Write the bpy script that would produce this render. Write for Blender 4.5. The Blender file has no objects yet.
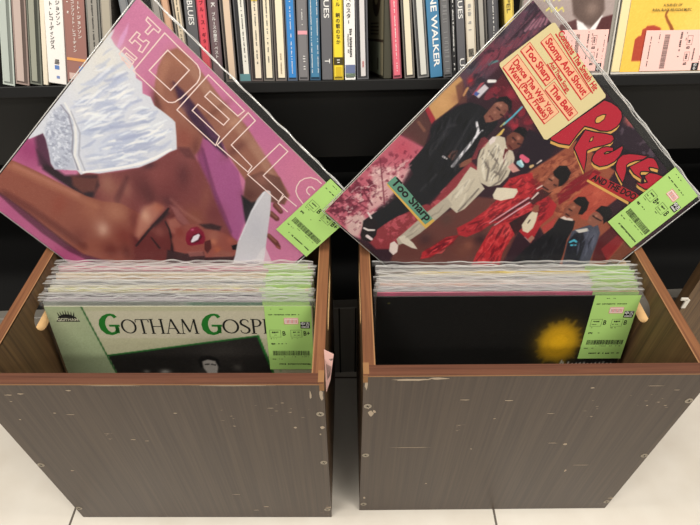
import bpy, bmesh, math, random
import numpy as np
from mathutils import Matrix, Vector
random.seed(7)
rng = np.random.default_rng(7)
SC = bpy.context.scene
COL = SC.collection
PI = math.pi
R = math.radians

# traced cover pictures: shapes in thousandths of the cover, colours as printed
ART_LEFT = [
["p",[203,118,154],0,1.0,[-46,-72,1055,-88,1094,1116,-84,1101]],
["b",[210,130,166],196,0.6,96,-13,196,-47],
["b",[212,118,148],218,0.7,746,-22,218,-46],
["b",[176,78,124],234,0.8,105,989,234,-47],
["b",[168,64,110],183,0.8,376,998,183,-47],
["b",[182,88,140],145,0.5,572,4,145,-47],
["b",[208,122,150],111,0.5,798,-21,111,-48],
["b",[160,58,110],94,0.9,22,703,94,-47],
["p",[170,84,136],7,1.0,[386,194,501,187,598,206,675,268,742,334,788,449,733,470,482,263]],
["p",[132,52,104],10,0.8,[395,205,456,236,579,329,719,409,777,448,744,458,518,337]],
["s",[120,48,92],7,0.6,[454,238,5.4,579,329,7.6,735,417,8.0]],
["p",[156,98,78],8,1.0,[246,241,207,194,172,124,160,68,179,28,225,21,294,32,387,49,504,56,606,86,718,111,792,136,803,177,719,214,641,216,550,190,482,165,411,167,446,246,449,309,396,312,305,239]],
["s",[190,130,104],17,0.5,[177,91,13.5,206,164,14.2,247,220,14.2]],
["s",[178,128,104],17,0.75,[241,41,17.2,355,64,17.2,475,77,17.7,596,97,18.1,692,127,14.9]],
["s",[112,60,50],14,0.6,[243,134,10.3,354,187,10.6,429,190,11.1]],
["b",[186,126,94],41,0.5,205,51,41,-46],
["b",[170,104,82],50,0.6,278,227,50,-46],
["b",[150,74,60],58,0.8,384,260,58,-48],
["p",[70,34,62],12,1.0,[237,126,280,125,329,132,402,145,482,165,535,195,481,198,414,195,363,187,308,174]],
["p",[96,50,84],10,0.7,[346,143,421,146,497,171,448,180]],
["p",[58,28,50],10,0.8,[396,183,462,186,438,201]],
["b",[176,118,92],17,0.7,189,96,41,-20],
["b",[98,46,40],18,0.8,242,225,50,-57],
["b",[112,52,46],18,0.7,432,251,51,-26],
["b",[196,146,118],14,0.6,470,72,65,9],
["b",[120,66,52],14,0.5,399,97,72,9],
["b",[184,124,100],18,0.5,322,180,35,-47],
["b",[104,52,46],19,0.6,536,150,59,8],
["p",[120,72,60],8,1.0,[631,204,656,143,718,111,786,142,801,180,751,216,725,267,677,271]],
["b",[168,108,92],30,0.6,677,166,30,-47],
["b",[96,44,38],30,0.8,688,248,30,-47],
["p",[24,16,20],10,1.0,[667,270,712,264,730,226,735,256,753,323,753,347,715,314]],
["p",[132,62,60],14,1.0,[193,641,249,593,298,523,340,455,365,378,381,316,392,294,421,273,479,288,559,328,652,383,749,427,805,457,725,663,564,850,382,848,229,765]],
["b",[150,88,72],59,0.8,311,606,45,-47],
["b",[148,76,70],52,0.6,411,441,52,-48],
["b",[104,44,44],53,0.6,378,522,76,-47],
["b",[120,50,50],61,0.7,470,446,61,-47],
["b",[146,78,56],56,0.8,604,470,56,-46],
["b",[118,46,50],46,0.6,641,406,46,-47],
["b",[70,32,40],30,0.7,358,430,15,-67],
["b",[150,84,78],38,0.5,434,314,38,-46],
["p",[92,44,46],10,0.5,[387,300,417,267,460,287,430,308]],
["b",[166,108,90],34,0.7,291,604,53,-36],
["b",[172,112,94],27,0.5,357,568,47,-36],
["b",[92,38,40],33,0.7,428,527,67,-58],
["b",[96,40,44],30,0.7,467,369,61,-36],
["b",[150,82,66],23,0.6,584,383,78,-29],
["b",[158,92,76],28,0.6,641,518,40,-47],
["b",[86,34,40],35,0.6,490,497,31,-48],
["s",[84,36,40],14,0.5,[329,529,7.4,354,630,11.4,378,652,7.6]],
["s",[168,104,92],14,0.5,[495,479,5.6,557,485,7.8,625,472,5.8]],
["p",[48,26,34],14,1.0,[42,681,110,697,166,693,202,654,248,605,275,633,286,703,227,720,154,728,98,732]],
["p",[120,62,52],14,0.85,[182,676,227,639,257,606,279,664,252,705,208,705]],
["b",[40,24,34],23,0.8,272,695,15,-47],
["p",[80,40,60],17,0.85,[-11,579,52,616,115,691,79,729,18,653]],
["p",[150,80,62],7,1.0,[-71,925,-40,791,4,783,58,764,115,747,188,727,262,706,322,676,374,633,446,616,566,650,652,701,633,809,487,879,405,927,321,939,229,936,143,936,49,935,-33,965]],
["s",[178,112,84],20,0.55,[4,811,15.2,108,778,15.2,216,744,15.2,311,713,15.2]],
["s",[108,46,40],20,0.7,[50,922,15.2,142,906,15.6,251,899,15.6,375,894,16.3]],
["p",[84,34,52],10,0.75,[-8,937,54,930,153,925,242,928,314,928,395,925,487,879,470,924,351,958,238,965,129,957]],
["b",[192,142,120],39,0.7,382,772,47,-48],
["b",[190,130,100],55,0.6,378,677,55,-47],
["b",[176,108,80],47,0.5,314,745,47,-46],
["b",[130,50,40],47,0.8,463,734,47,-47],
["b",[110,40,34],41,0.8,461,827,41,-47],
["b",[120,52,44],39,0.6,339,868,39,-47],
["s",[196,132,106],17,0.5,[19,795,7.4,124,761,9.1,239,725,9.1]],
["b",[206,160,138],19,0.6,389,776,31,-22],
["b",[150,66,48],30,0.5,214,811,53,-12],
["b",[96,32,30],28,0.7,510,788,48,-48],
["b",[120,44,40],23,0.7,447,651,62,-35],
["p",[112,42,40],27,1.0,[480,717,507,662,519,587,520,512,551,503,614,598,669,683,553,808]],
["p",[180,112,92],20,1.0,[490,705,458,640,444,575,461,534,494,528,503,579,507,649,511,708]],
["b",[214,164,136],23,0.7,467,606,35,-47],
["b",[176,92,66],27,0.6,483,539,27,-46],
["p",[64,26,30],12,1.0,[508,624,509,573,510,523,525,531,524,581,523,619]],
["s",[50,20,26],3,1.0,[519,739,4.1,513,644,4.7,514,561,6.0,510,517,3.8]],
["b",[150,80,68],27,0.7,545,622,27,-48],
["s",[56,22,26],3,1.0,[539,666,3.1,587,679,4.9]],
["p",[166,94,80],14,1.0,[535,557,551,527,588,538,598,589,571,593]],
["p",[150,84,80],10,1.0,[507,501,528,491,567,498,604,508,598,526,561,529]],
["s",[52,20,24],3,1.0,[535,570,3.1,566,586,4.0,611,626,5.5,647,680,6.5]],
["p",[152,76,64],12,1.0,[598,615,588,563,599,514,641,480,684,459,727,438,771,429,810,426,840,499,691,686]],
["b",[140,50,40],24,0.7,598,564,24,-47],
["b",[168,100,82],31,0.8,701,479,31,-48],
["b",[196,118,86],16,0.8,717,500,16,-47],
["b",[186,96,60],20,0.7,751,516,20,-48],
["b",[180,92,72],16,0.7,760,447,16,-46],
["p",[46,24,28],10,0.8,[633,482,662,445,697,426,703,445,660,479]],
["p",[86,30,30],5,0.9,[693,526,703,502,729,526,735,559,715,554]],
["p",[26,14,18],5,1.0,[777,461,793,431,811,451,792,472]],
["p",[58,28,32],7,0.9,[614,663,674,624,718,564,740,579,817,484,847,519,653,727]],
["p",[160,92,84],5,0.8,[674,611,712,563,732,575,694,623]],
["p",[150,84,70],7,0.8,[762,504,795,482,815,493,754,558]],
["p",[140,14,46],4,1.0,[636,574,620,547,620,516,633,495,663,495,687,513,696,536,682,557,669,578,655,586]],
["p",[92,6,30],3,1.0,[647,563,644,534,655,510,674,515,677,544,666,568]],
["p",[226,216,222],3,1.0,[655,564,648,539,655,516,663,517,670,538,664,560,660,567]],
["b",[220,110,140],8,0.8,628,520,5,-68],
["p",[214,213,220],4,1.0,[3,131,10,164,30,173,52,175,73,174,105,179,127,192,142,209,164,205,188,235,214,225,240,239,276,234,312,231,326,232,360,270,390,307,378,336,364,396,337,464,293,528,249,593,216,622,206,647,186,643,171,659,151,675,128,699,106,690,76,655,45,624,26,613,3,669,-59,631]],
["b",[228,220,208],90,0.8,30,240,90,-47],
["b",[226,222,216],76,0.6,27,357,76,-46],
["b",[204,208,224],111,0.6,222,488,59,-47],
["b",[222,222,226],58,0.8,278,321,58,-48],
["b",[200,205,222],51,0.5,131,479,51,-48],
["s",[190,194,214],8,0.55,[202,616,2.7,219,598,6.9,231,573,2.7]],
["s",[190,194,214],8,0.55,[231,523,3.6,238,491,8.8,257,467,3.5]],
["s",[190,194,214],8,0.55,[259,400,3.6,273,363,8.8,288,327,3.5]],
["s",[176,182,206],8,0.55,[242,507,3.0,264,454,7.5,305,421,3.1]],
["s",[176,182,206],8,0.55,[277,399,3.4,288,372,8.8,306,352,3.4]],
["s",[190,194,214],8,0.55,[82,357,3.6,87,333,9.3,91,308,3.6]],
["s",[176,182,206],8,0.55,[255,456,3.3,261,424,7.9,274,395,3.3]],
["s",[176,182,206],8,0.55,[156,449,2.3,177,407,5.8,198,365,2.3]],
["s",[176,182,206],8,0.55,[206,325,2.5,220,302,6.3,233,279,2.5]],
["s",[176,182,206],8,0.55,[37,342,2.2,61,295,5.7,73,242,2.3]],
["s",[190,194,214],8,0.55,[180,437,3.6,196,410,9.3,206,379,3.7]],
["s",[176,182,206],8,0.55,[149,458,3.3,175,428,8.1,184,386,3.3]],
["s",[176,182,206],8,0.55,[206,455,2.4,227,405,5.7,247,356,2.4]],
["s",[182,188,212],8,0.55,[264,491,2.4,276,446,6.1,304,414,2.5]],
["s",[190,194,214],8,0.55,[258,390,2.4,278,352,5.9,290,309,2.3]],
["s",[182,188,212],8,0.55,[41,434,2.2,70,401,5.7,90,358,2.2]],
["s",[176,182,206],8,0.55,[94,436,2.2,106,415,5.1,110,390,2.2]],
["s",[190,194,214],8,0.55,[286,366,2.9,316,329,7.0,329,280,2.7]],
["s",[176,182,206],8,0.55,[118,514,3.3,140,492,8.3,149,459,3.2]],
["s",[190,194,214],8,0.55,[276,465,3.2,281,435,8.2,295,411,3.2]],
["s",[182,188,212],8,0.55,[211,425,3.1,231,402,7.8,248,376,3.1]],
["s",[190,194,214],8,0.55,[108,401,3.2,132,361,8.1,144,314,3.3]],
["s",[176,182,206],8,0.55,[324,393,3.5,330,363,8.8,347,340,3.3]],
["s",[176,182,206],8,0.55,[235,446,2.7,249,420,6.4,257,392,2.7]],
["s",[190,194,214],8,0.55,[218,408,3.1,231,382,7.7,245,357,3.1]],
["s",[182,188,212],8,0.55,[107,282,2.5,112,255,6.3,125,232,2.5]],
["s",[176,182,206],8,0.55,[28,279,2.1,41,253,5.3,45,223,2.1]],
["s",[182,188,212],8,0.55,[198,511,3.0,219,459,7.3,247,412,2.9]],
["s",[190,194,214],8,0.55,[72,425,2.1,82,372,5.3,106,325,2.1]],
["s",[176,182,206],8,0.55,[344,365,2.9,352,332,7.0,357,298,2.9]],
["s",[182,188,212],8,0.55,[229,553,3.2,256,522,8.1,280,485,3.3]],
["s",[176,182,206],8,0.55,[248,292,2.6,258,271,6.5,259,248,2.6]],
["s",[176,182,206],8,0.55,[227,482,2.9,252,445,7.3,263,399,2.9]],
["s",[176,182,206],8,0.55,[178,576,2.8,197,548,6.9,217,523,2.8]],
["s",[182,188,212],8,0.55,[317,311,2.5,322,286,6.4,332,262,2.5]],
["s",[182,188,212],8,0.55,[97,293,3.4,103,262,8.4,117,234,3.4]],
["s",[190,194,214],8,0.55,[293,503,3.1,317,467,7.6,333,425,3.1]],
["s",[182,188,212],8,0.55,[231,449,3.9,243,399,9.3,266,357,3.8]],
["s",[176,182,206],8,0.55,[54,326,1.9,54,295,4.6,67,267,1.8]],
["s",[182,188,212],8,0.55,[143,423,2.3,155,373,5.6,183,336,2.2]],
["s",[176,182,206],8,0.55,[310,458,3.1,320,432,8.1,337,413,3.2]],
["s",[182,188,212],8,0.55,[291,362,2.0,301,313,4.9,330,277,2.0]],
["s",[182,188,212],8,0.55,[123,396,2.9,146,351,7.2,183,325,2.9]],
["s",[182,188,212],8,0.55,[108,371,3.5,124,331,8.5,128,288,3.4]],
["s",[182,188,212],8,0.55,[127,325,3.0,145,290,7.6,164,257,3.1]],
["s",[182,188,212],8,0.55,[155,328,3.1,177,299,8.0,185,260,3.2]],
["s",[182,188,212],8,0.55,[229,475,2.2,254,441,5.4,272,399,2.2]],
["s",[176,182,206],8,0.55,[99,403,2.8,121,369,7.0,139,330,2.7]],
["s",[182,188,212],8,0.55,[239,560,2.7,276,521,6.7,304,472,2.7]],
["s",[182,188,212],8,0.55,[27,365,3.0,58,328,7.3,72,279,2.9]],
["s",[190,194,214],8,0.55,[81,293,2.5,88,259,6.1,104,232,2.4]],
["s",[190,194,214],8,0.55,[235,422,2.3,246,392,5.7,254,361,2.3]],
["s",[182,188,212],8,0.55,[190,487,3.5,203,436,8.5,229,395,3.3]],
["s",[190,194,214],8,0.55,[97,329,3.4,103,278,8.2,119,230,3.2]],
["s",[176,182,206],8,0.55,[55,316,1.9,65,276,4.6,80,238,1.9]],
["s",[176,182,206],8,0.55,[143,427,2.9,168,390,7.0,189,351,2.9]],
["s",[176,182,206],8,0.55,[198,593,3.0,216,567,7.5,230,536,2.9]],
["s",[190,194,214],8,0.55,[262,431,2.2,278,376,5.4,313,337,2.1]],
["s",[190,194,214],8,0.55,[217,342,3.8,230,290,9.3,261,251,3.8]],
["s",[190,194,214],8,0.55,[35,348,2.0,58,309,4.9,61,263,1.9]],
["s",[176,182,206],8,0.55,[49,291,2.9,71,243,7.3,87,193,3.0]],
["s",[176,182,206],8,0.55,[71,419,3.7,101,378,9.1,135,343,3.6]],
["s",[176,182,206],8,0.55,[116,466,3.2,147,425,7.7,175,381,3.2]],
["s",[190,194,214],8,0.55,[222,458,3.0,251,415,7.2,263,361,2.9]],
["s",[190,194,214],8,0.55,[270,477,2.5,303,444,6.0,317,394,2.5]],
["s",[176,182,206],8,0.55,[88,368,2.6,81,330,6.2,90,292,2.5]],
["s",[176,182,206],8,0.55,[243,582,3.2,257,545,7.8,275,512,3.1]],
["s",[176,182,206],8,0.55,[86,332,2.6,98,291,6.4,100,249,2.6]],
["s",[182,188,212],8,0.55,[46,461,1.9,54,427,4.7,71,399,1.9]],
["s",[190,194,214],8,0.55,[285,476,3.5,293,452,8.7,299,427,3.5]],
["s",[156,164,194],5,0.5,[91,492,1.8,104,467,4.5,120,444,1.8]],
["s",[168,174,200],5,0.5,[217,308,1.3,238,287,3.4,250,258,1.3]],
["s",[156,164,194],5,0.5,[145,365,2.0,154,348,5.1,161,330,2.1]],
["s",[156,164,194],5,0.5,[215,302,1.6,225,278,4.1,237,256,1.6]],
["s",[156,164,194],5,0.5,[164,470,2.2,170,445,5.3,179,421,2.2]],
["s",[168,174,200],5,0.5,[23,230,1.2,25,211,3.0,31,192,1.2]],
["s",[156,164,194],5,0.5,[254,492,1.4,275,462,3.5,296,432,1.4]],
["s",[168,174,200],5,0.5,[239,320,1.7,258,304,4.2,268,277,1.7]],
["s",[168,174,200],5,0.5,[52,454,2.0,60,420,4.8,73,389,2.0]],
["s",[156,164,194],5,0.5,[37,282,1.6,44,266,4.0,49,249,1.6]],
["s",[168,174,200],5,0.5,[50,415,1.3,54,390,3.3,64,368,1.3]],
["s",[168,174,200],5,0.5,[291,318,2.0,296,302,5.0,305,290,2.0]],
["s",[156,164,194],5,0.5,[253,363,1.9,271,336,4.8,277,303,1.9]],
["s",[168,174,200],5,0.5,[120,491,1.8,138,466,4.5,144,433,1.9]],
["s",[156,164,194],5,0.5,[152,557,2.2,163,527,5.4,169,495,2.2]],
["s",[168,174,200],5,0.5,[171,415,1.3,177,379,3.1,188,344,1.3]],
["s",[156,164,194],5,0.5,[276,416,2.2,288,387,5.6,306,363,2.3]],
["s",[168,174,200],5,0.5,[287,376,1.9,300,354,4.4,312,330,1.8]],
["s",[156,164,194],5,0.5,[273,387,2.2,280,368,5.4,291,352,2.1]],
["s",[168,174,200],5,0.5,[43,329,1.1,48,300,2.9,57,273,1.1]],
["s",[168,174,200],5,0.5,[123,411,2.0,137,384,4.9,150,356,1.9]],
["s",[168,174,200],5,0.5,[203,517,1.5,213,479,3.8,232,448,1.5]],
["s",[156,164,194],5,0.5,[300,412,1.5,315,382,3.6,326,349,1.5]],
["s",[156,164,194],5,0.5,[73,486,1.5,86,455,3.6,89,420,1.5]],
["s",[168,174,200],5,0.5,[279,431,1.6,305,408,4.2,317,371,1.6]],
["s",[168,174,200],5,0.5,[217,492,1.7,223,477,4.1,228,461,1.6]],
["s",[168,174,200],5,0.5,[270,529,2.3,292,506,5.8,303,472,2.2]],
["s",[168,174,200],5,0.5,[110,316,1.9,130,291,4.8,138,257,1.9]],
["s",[156,164,194],5,0.5,[187,394,1.6,194,375,3.8,206,360,1.6]],
["s",[168,174,200],5,0.5,[243,469,2.2,264,447,5.5,273,416,2.2]],
["s",[168,174,200],5,0.5,[223,546,1.9,239,519,4.7,260,497,1.9]],
["s",[156,164,194],5,0.5,[144,470,1.4,153,454,3.5,154,436,1.4]],
["s",[156,164,194],5,0.5,[37,398,1.9,44,369,4.7,55,342,2.0]],
["s",[168,174,200],5,0.5,[98,330,1.7,107,296,4.2,123,266,1.7]],
["s",[156,164,194],5,0.5,[233,501,1.6,254,477,4.0,263,443,1.6]],
["s",[156,164,194],5,0.5,[242,326,1.4,261,302,3.3,269,270,1.3]],
["s",[156,164,194],5,0.5,[61,438,2.0,69,415,5.0,85,400,2.0]],
["s",[156,164,194],5,0.5,[120,500,2.0,138,476,4.7,150,448,1.9]],
["s",[156,164,194],5,0.5,[115,324,1.2,120,293,3.1,130,263,1.2]],
["s",[168,174,200],5,0.5,[115,394,1.4,128,382,3.7,138,365,1.5]],
["s",[234,232,234],5,0.7,[268,388,1.6,278,352,4.0,300,325,1.5]],
["s",[244,240,236],5,0.7,[66,459,1.9,76,437,4.8,88,417,1.9]],
["s",[244,240,236],5,0.7,[267,410,1.9,275,386,4.8,289,366,1.9]],
["s",[234,232,234],5,0.7,[90,270,2.2,93,243,5.3,103,219,2.1]],
["s",[240,240,242],5,0.7,[218,420,1.4,227,399,3.5,237,378,1.4]],
["s",[234,232,234],5,0.7,[105,314,2.0,125,279,4.9,139,241,2.0]],
["s",[234,232,234],5,0.7,[281,366,2.0,289,331,5.3,300,297,2.0]],
["s",[234,232,234],5,0.7,[193,565,1.5,210,550,3.7,221,528,1.5]],
["s",[234,232,234],5,0.7,[199,387,1.5,216,358,3.9,229,325,1.5]],
["s",[234,232,234],5,0.7,[132,474,1.3,145,445,3.3,160,418,1.3]],
["s",[244,240,236],5,0.7,[204,506,2.1,215,489,5.4,224,471,2.1]],
["s",[234,232,234],5,0.7,[137,462,1.3,159,425,3.3,176,386,1.3]],
["s",[244,240,236],5,0.7,[308,381,2.2,324,342,5.6,336,302,2.1]],
["s",[234,232,234],5,0.7,[52,320,1.9,56,285,4.8,65,252,1.9]],
["s",[244,240,236],5,0.7,[53,439,1.7,71,413,4.3,76,381,1.7]],
["s",[244,240,236],5,0.7,[296,440,2.3,303,413,5.7,322,394,2.3]],
["s",[234,232,234],5,0.7,[248,494,1.4,265,455,3.6,291,424,1.4]],
["s",[244,240,236],5,0.7,[76,379,1.5,80,338,3.8,91,300,1.5]],
["s",[244,240,236],5,0.7,[168,321,1.8,175,294,4.6,185,268,1.8]],
["s",[240,240,242],5,0.7,[121,335,1.6,135,300,4.1,144,263,1.6]],
["s",[234,232,234],5,0.7,[54,273,1.4,61,252,3.4,64,231,1.4]],
["s",[240,240,242],5,0.7,[156,387,1.7,167,363,4.2,173,337,1.7]],
["s",[234,232,234],5,0.7,[314,484,1.3,322,452,3.2,337,424,1.3]],
["s",[234,232,234],5,0.7,[204,328,1.3,235,303,3.3,249,262,1.3]],
["s",[240,240,242],5,0.7,[310,349,1.9,318,307,4.7,335,269,1.8]],
["s",[244,240,236],5,0.7,[118,338,2.1,135,309,5.4,145,275,2.1]],
["s",[234,232,234],5,0.7,[264,462,2.1,288,444,5.2,302,414,2.1]],
["s",[234,232,234],5,0.7,[94,322,1.4,115,289,3.6,123,250,1.4]],
["s",[244,240,236],5,0.7,[257,369,1.4,277,327,3.7,309,297,1.4]],
["s",[240,240,242],5,0.7,[48,443,1.2,57,412,2.9,64,381,1.2]],
["s",[244,240,236],5,0.7,[139,318,2.1,143,279,5.3,158,245,2.2]],
["s",[234,232,234],5,0.7,[205,363,1.2,228,337,2.9,240,303,1.2]],
["s",[234,232,234],5,0.7,[208,337,1.5,224,314,3.9,237,289,1.5]],
["s",[244,240,236],5,0.7,[158,494,2.0,165,475,5.0,177,461,2.1]],
["s",[234,232,234],5,0.7,[34,290,1.6,46,274,4.2,50,252,1.6]],
["s",[234,232,234],5,0.7,[251,435,1.5,265,410,3.6,277,384,1.4]],
["s",[234,232,234],5,0.7,[191,574,1.9,202,557,4.6,210,538,1.8]],
["s",[240,240,242],5,0.7,[280,389,1.9,295,363,4.9,302,332,2.0]],
["s",[234,232,234],5,0.7,[278,483,1.9,298,465,4.7,316,444,1.9]],
["s",[244,240,236],5,0.7,[270,487,1.6,274,461,4.0,286,441,1.6]],
["s",[244,240,236],5,0.7,[305,326,2.2,322,302,5.4,326,271,2.2]],
["s",[234,232,234],5,0.7,[124,294,1.7,129,271,4.1,134,248,1.7]],
["s",[234,232,234],5,0.7,[247,466,1.6,266,442,3.9,275,410,1.6]],
["s",[244,240,236],5,0.7,[79,409,2.0,88,376,5.1,110,352,2.0]],
["s",[234,232,234],5,0.7,[275,523,2.1,285,501,5.1,298,482,2.1]],
["s",[244,240,236],5,0.7,[227,528,1.5,238,505,3.9,249,481,1.5]],
["s",[240,240,242],5,0.7,[134,439,2.0,143,408,4.9,149,376,1.9]],
["s",[240,240,242],5,0.7,[254,515,1.9,274,475,4.7,294,435,1.8]],
["s",[240,240,242],5,0.7,[111,474,2.2,118,427,5.5,142,392,2.2]],
["s",[240,240,242],5,0.7,[198,307,1.7,212,278,4.2,235,259,1.7]],
["s",[234,232,234],5,0.7,[117,397,1.7,128,372,4.3,139,349,1.7]],
["s",[240,240,242],5,0.7,[118,499,2.1,126,459,5.3,146,425,2.1]],
["s",[244,240,236],5,0.7,[205,342,1.1,211,318,2.8,226,300,1.2]],
["s",[244,240,236],5,0.7,[205,466,2.0,219,444,4.8,236,428,2.0]],
["s",[234,232,234],5,0.7,[90,412,1.2,93,374,2.9,112,343,1.2]],
["s",[244,240,236],5,0.7,[152,332,1.5,176,302,3.6,183,262,1.5]],
["s",[234,232,234],5,0.7,[136,426,2.1,164,395,5.3,174,351,2.1]],
["s",[234,232,234],5,0.7,[163,315,1.4,169,292,3.4,177,270,1.3]],
["s",[244,240,236],5,0.7,[95,457,1.2,97,433,2.8,108,412,1.1]],
["s",[240,240,242],5,0.7,[231,313,1.2,243,288,2.9,250,261,1.2]],
["s",[244,240,236],5,0.7,[76,478,1.9,94,437,4.7,122,407,1.9]],
["s",[244,240,236],5,0.7,[286,347,2.1,298,309,5.2,302,269,2.1]],
["s",[240,240,242],5,0.7,[149,306,1.8,153,286,4.6,163,270,1.8]],
["s",[244,240,236],5,0.7,[251,448,1.2,266,407,2.9,290,373,1.2]],
["s",[244,240,236],5,0.7,[235,371,2.1,255,340,5.2,273,307,2.1]],
["s",[240,240,242],5,0.7,[270,325,1.4,286,287,3.5,301,248,1.4]],
["s",[234,232,234],5,0.7,[48,410,2.0,74,377,5.0,85,333,1.9]],
["s",[244,240,236],5,0.7,[220,359,1.5,232,323,3.7,249,290,1.5]],
["s",[240,240,242],5,0.7,[107,429,1.7,125,409,4.1,133,381,1.7]],
["s",[240,240,242],5,0.7,[157,337,2.1,176,313,5.1,187,282,2.2]],
["s",[160,166,196],7,0.6,[112,218,3.4,95,265,5.4,75,296,3.4]],
["s",[160,166,196],7,0.6,[198,257,3.6,180,292,5.8,176,322,4.2]],
["s",[160,166,196],7,0.6,[251,308,5.4,220,361,7.8,181,415,5.7]],
["s",[160,166,196],7,0.6,[284,329,3.6,258,378,7.1,222,438,5.7]],
["s",[160,166,196],7,0.6,[332,304,3.6,308,374,7.2,266,451,7.4]],
["s",[244,240,238],3,0.9,[206,633,3.7,247,577,4.5,291,513,4.5,333,446,4.5,358,382,4.5,376,322,3.6]],
["p",[188,190,204],8,0.9,[8,517,16,478,42,481,80,502,121,553,153,617,181,642,154,672,128,699,104,687,72,649,45,624,23,595]],
["n",[150,152,172],110,0.52,0.12,0.7,[3,523,21,473,80,502,149,611,154,672,128,699,76,655,27,601],3],
["n",[226,226,234],120,0.56,0.1,0.8,[3,523,21,473,80,502,149,611,154,672,128,699,76,655,27,601],5],
["s",[150,146,160],3,1.0,[16,478,2.2,54,488,2.8,100,533,2.8,134,594,2.9,187,637,3.0]],
["s",[232,228,226],3,1.0,[22,462,3.4,81,491,5.0,123,551,5.1,149,599,5.1,198,635,3.8]],
["s",[170,168,180],3,0.8,[52,471,2.1,117,515,3.0,159,588,3.0,206,621,2.3]],
["s",[112,54,44],5,1.0,[783,205,11.7,812,210,9.3]],
["s",[150,92,74],3,0.8,[780,202,4.7,810,206,3.9]],
["s",[112,54,44],5,1.0,[792,244,11.4,822,243,10.1]],
["s",[150,92,74],3,0.8,[789,241,4.6,819,240,3.9]],
["s",[112,54,44],5,1.0,[849,320,9.5,888,322,11.1,908,327,8.0]],
["s",[150,92,74],3,0.8,[846,317,4.8,885,319,4.1]],
["s",[150,80,66],3,1.0,[903,332,5.2,917,330,4.0]],
["p",[204,199,203],3,1.0,[719,182,730,178,744,188,790,246,837,314,897,398,937,462,848,558,816,485,785,433,753,341,733,289,717,238,713,202]],
["p",[222,214,214],4,0.6,[868,383,876,368,934,397,892,484]],
["s",[226,222,226],3,0.8,[782,417,2.4,736,292,3.1,717,195,3.0]],
["b",[190,186,194],40,0.5,791,331,80,-46],
["p",[224,170,214],5,0.6,[38,170,29,139,24,82,38,112,47,148,48,173]],
["b",[226,190,170],26,0.6,11,-25,26,-47]]
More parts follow.
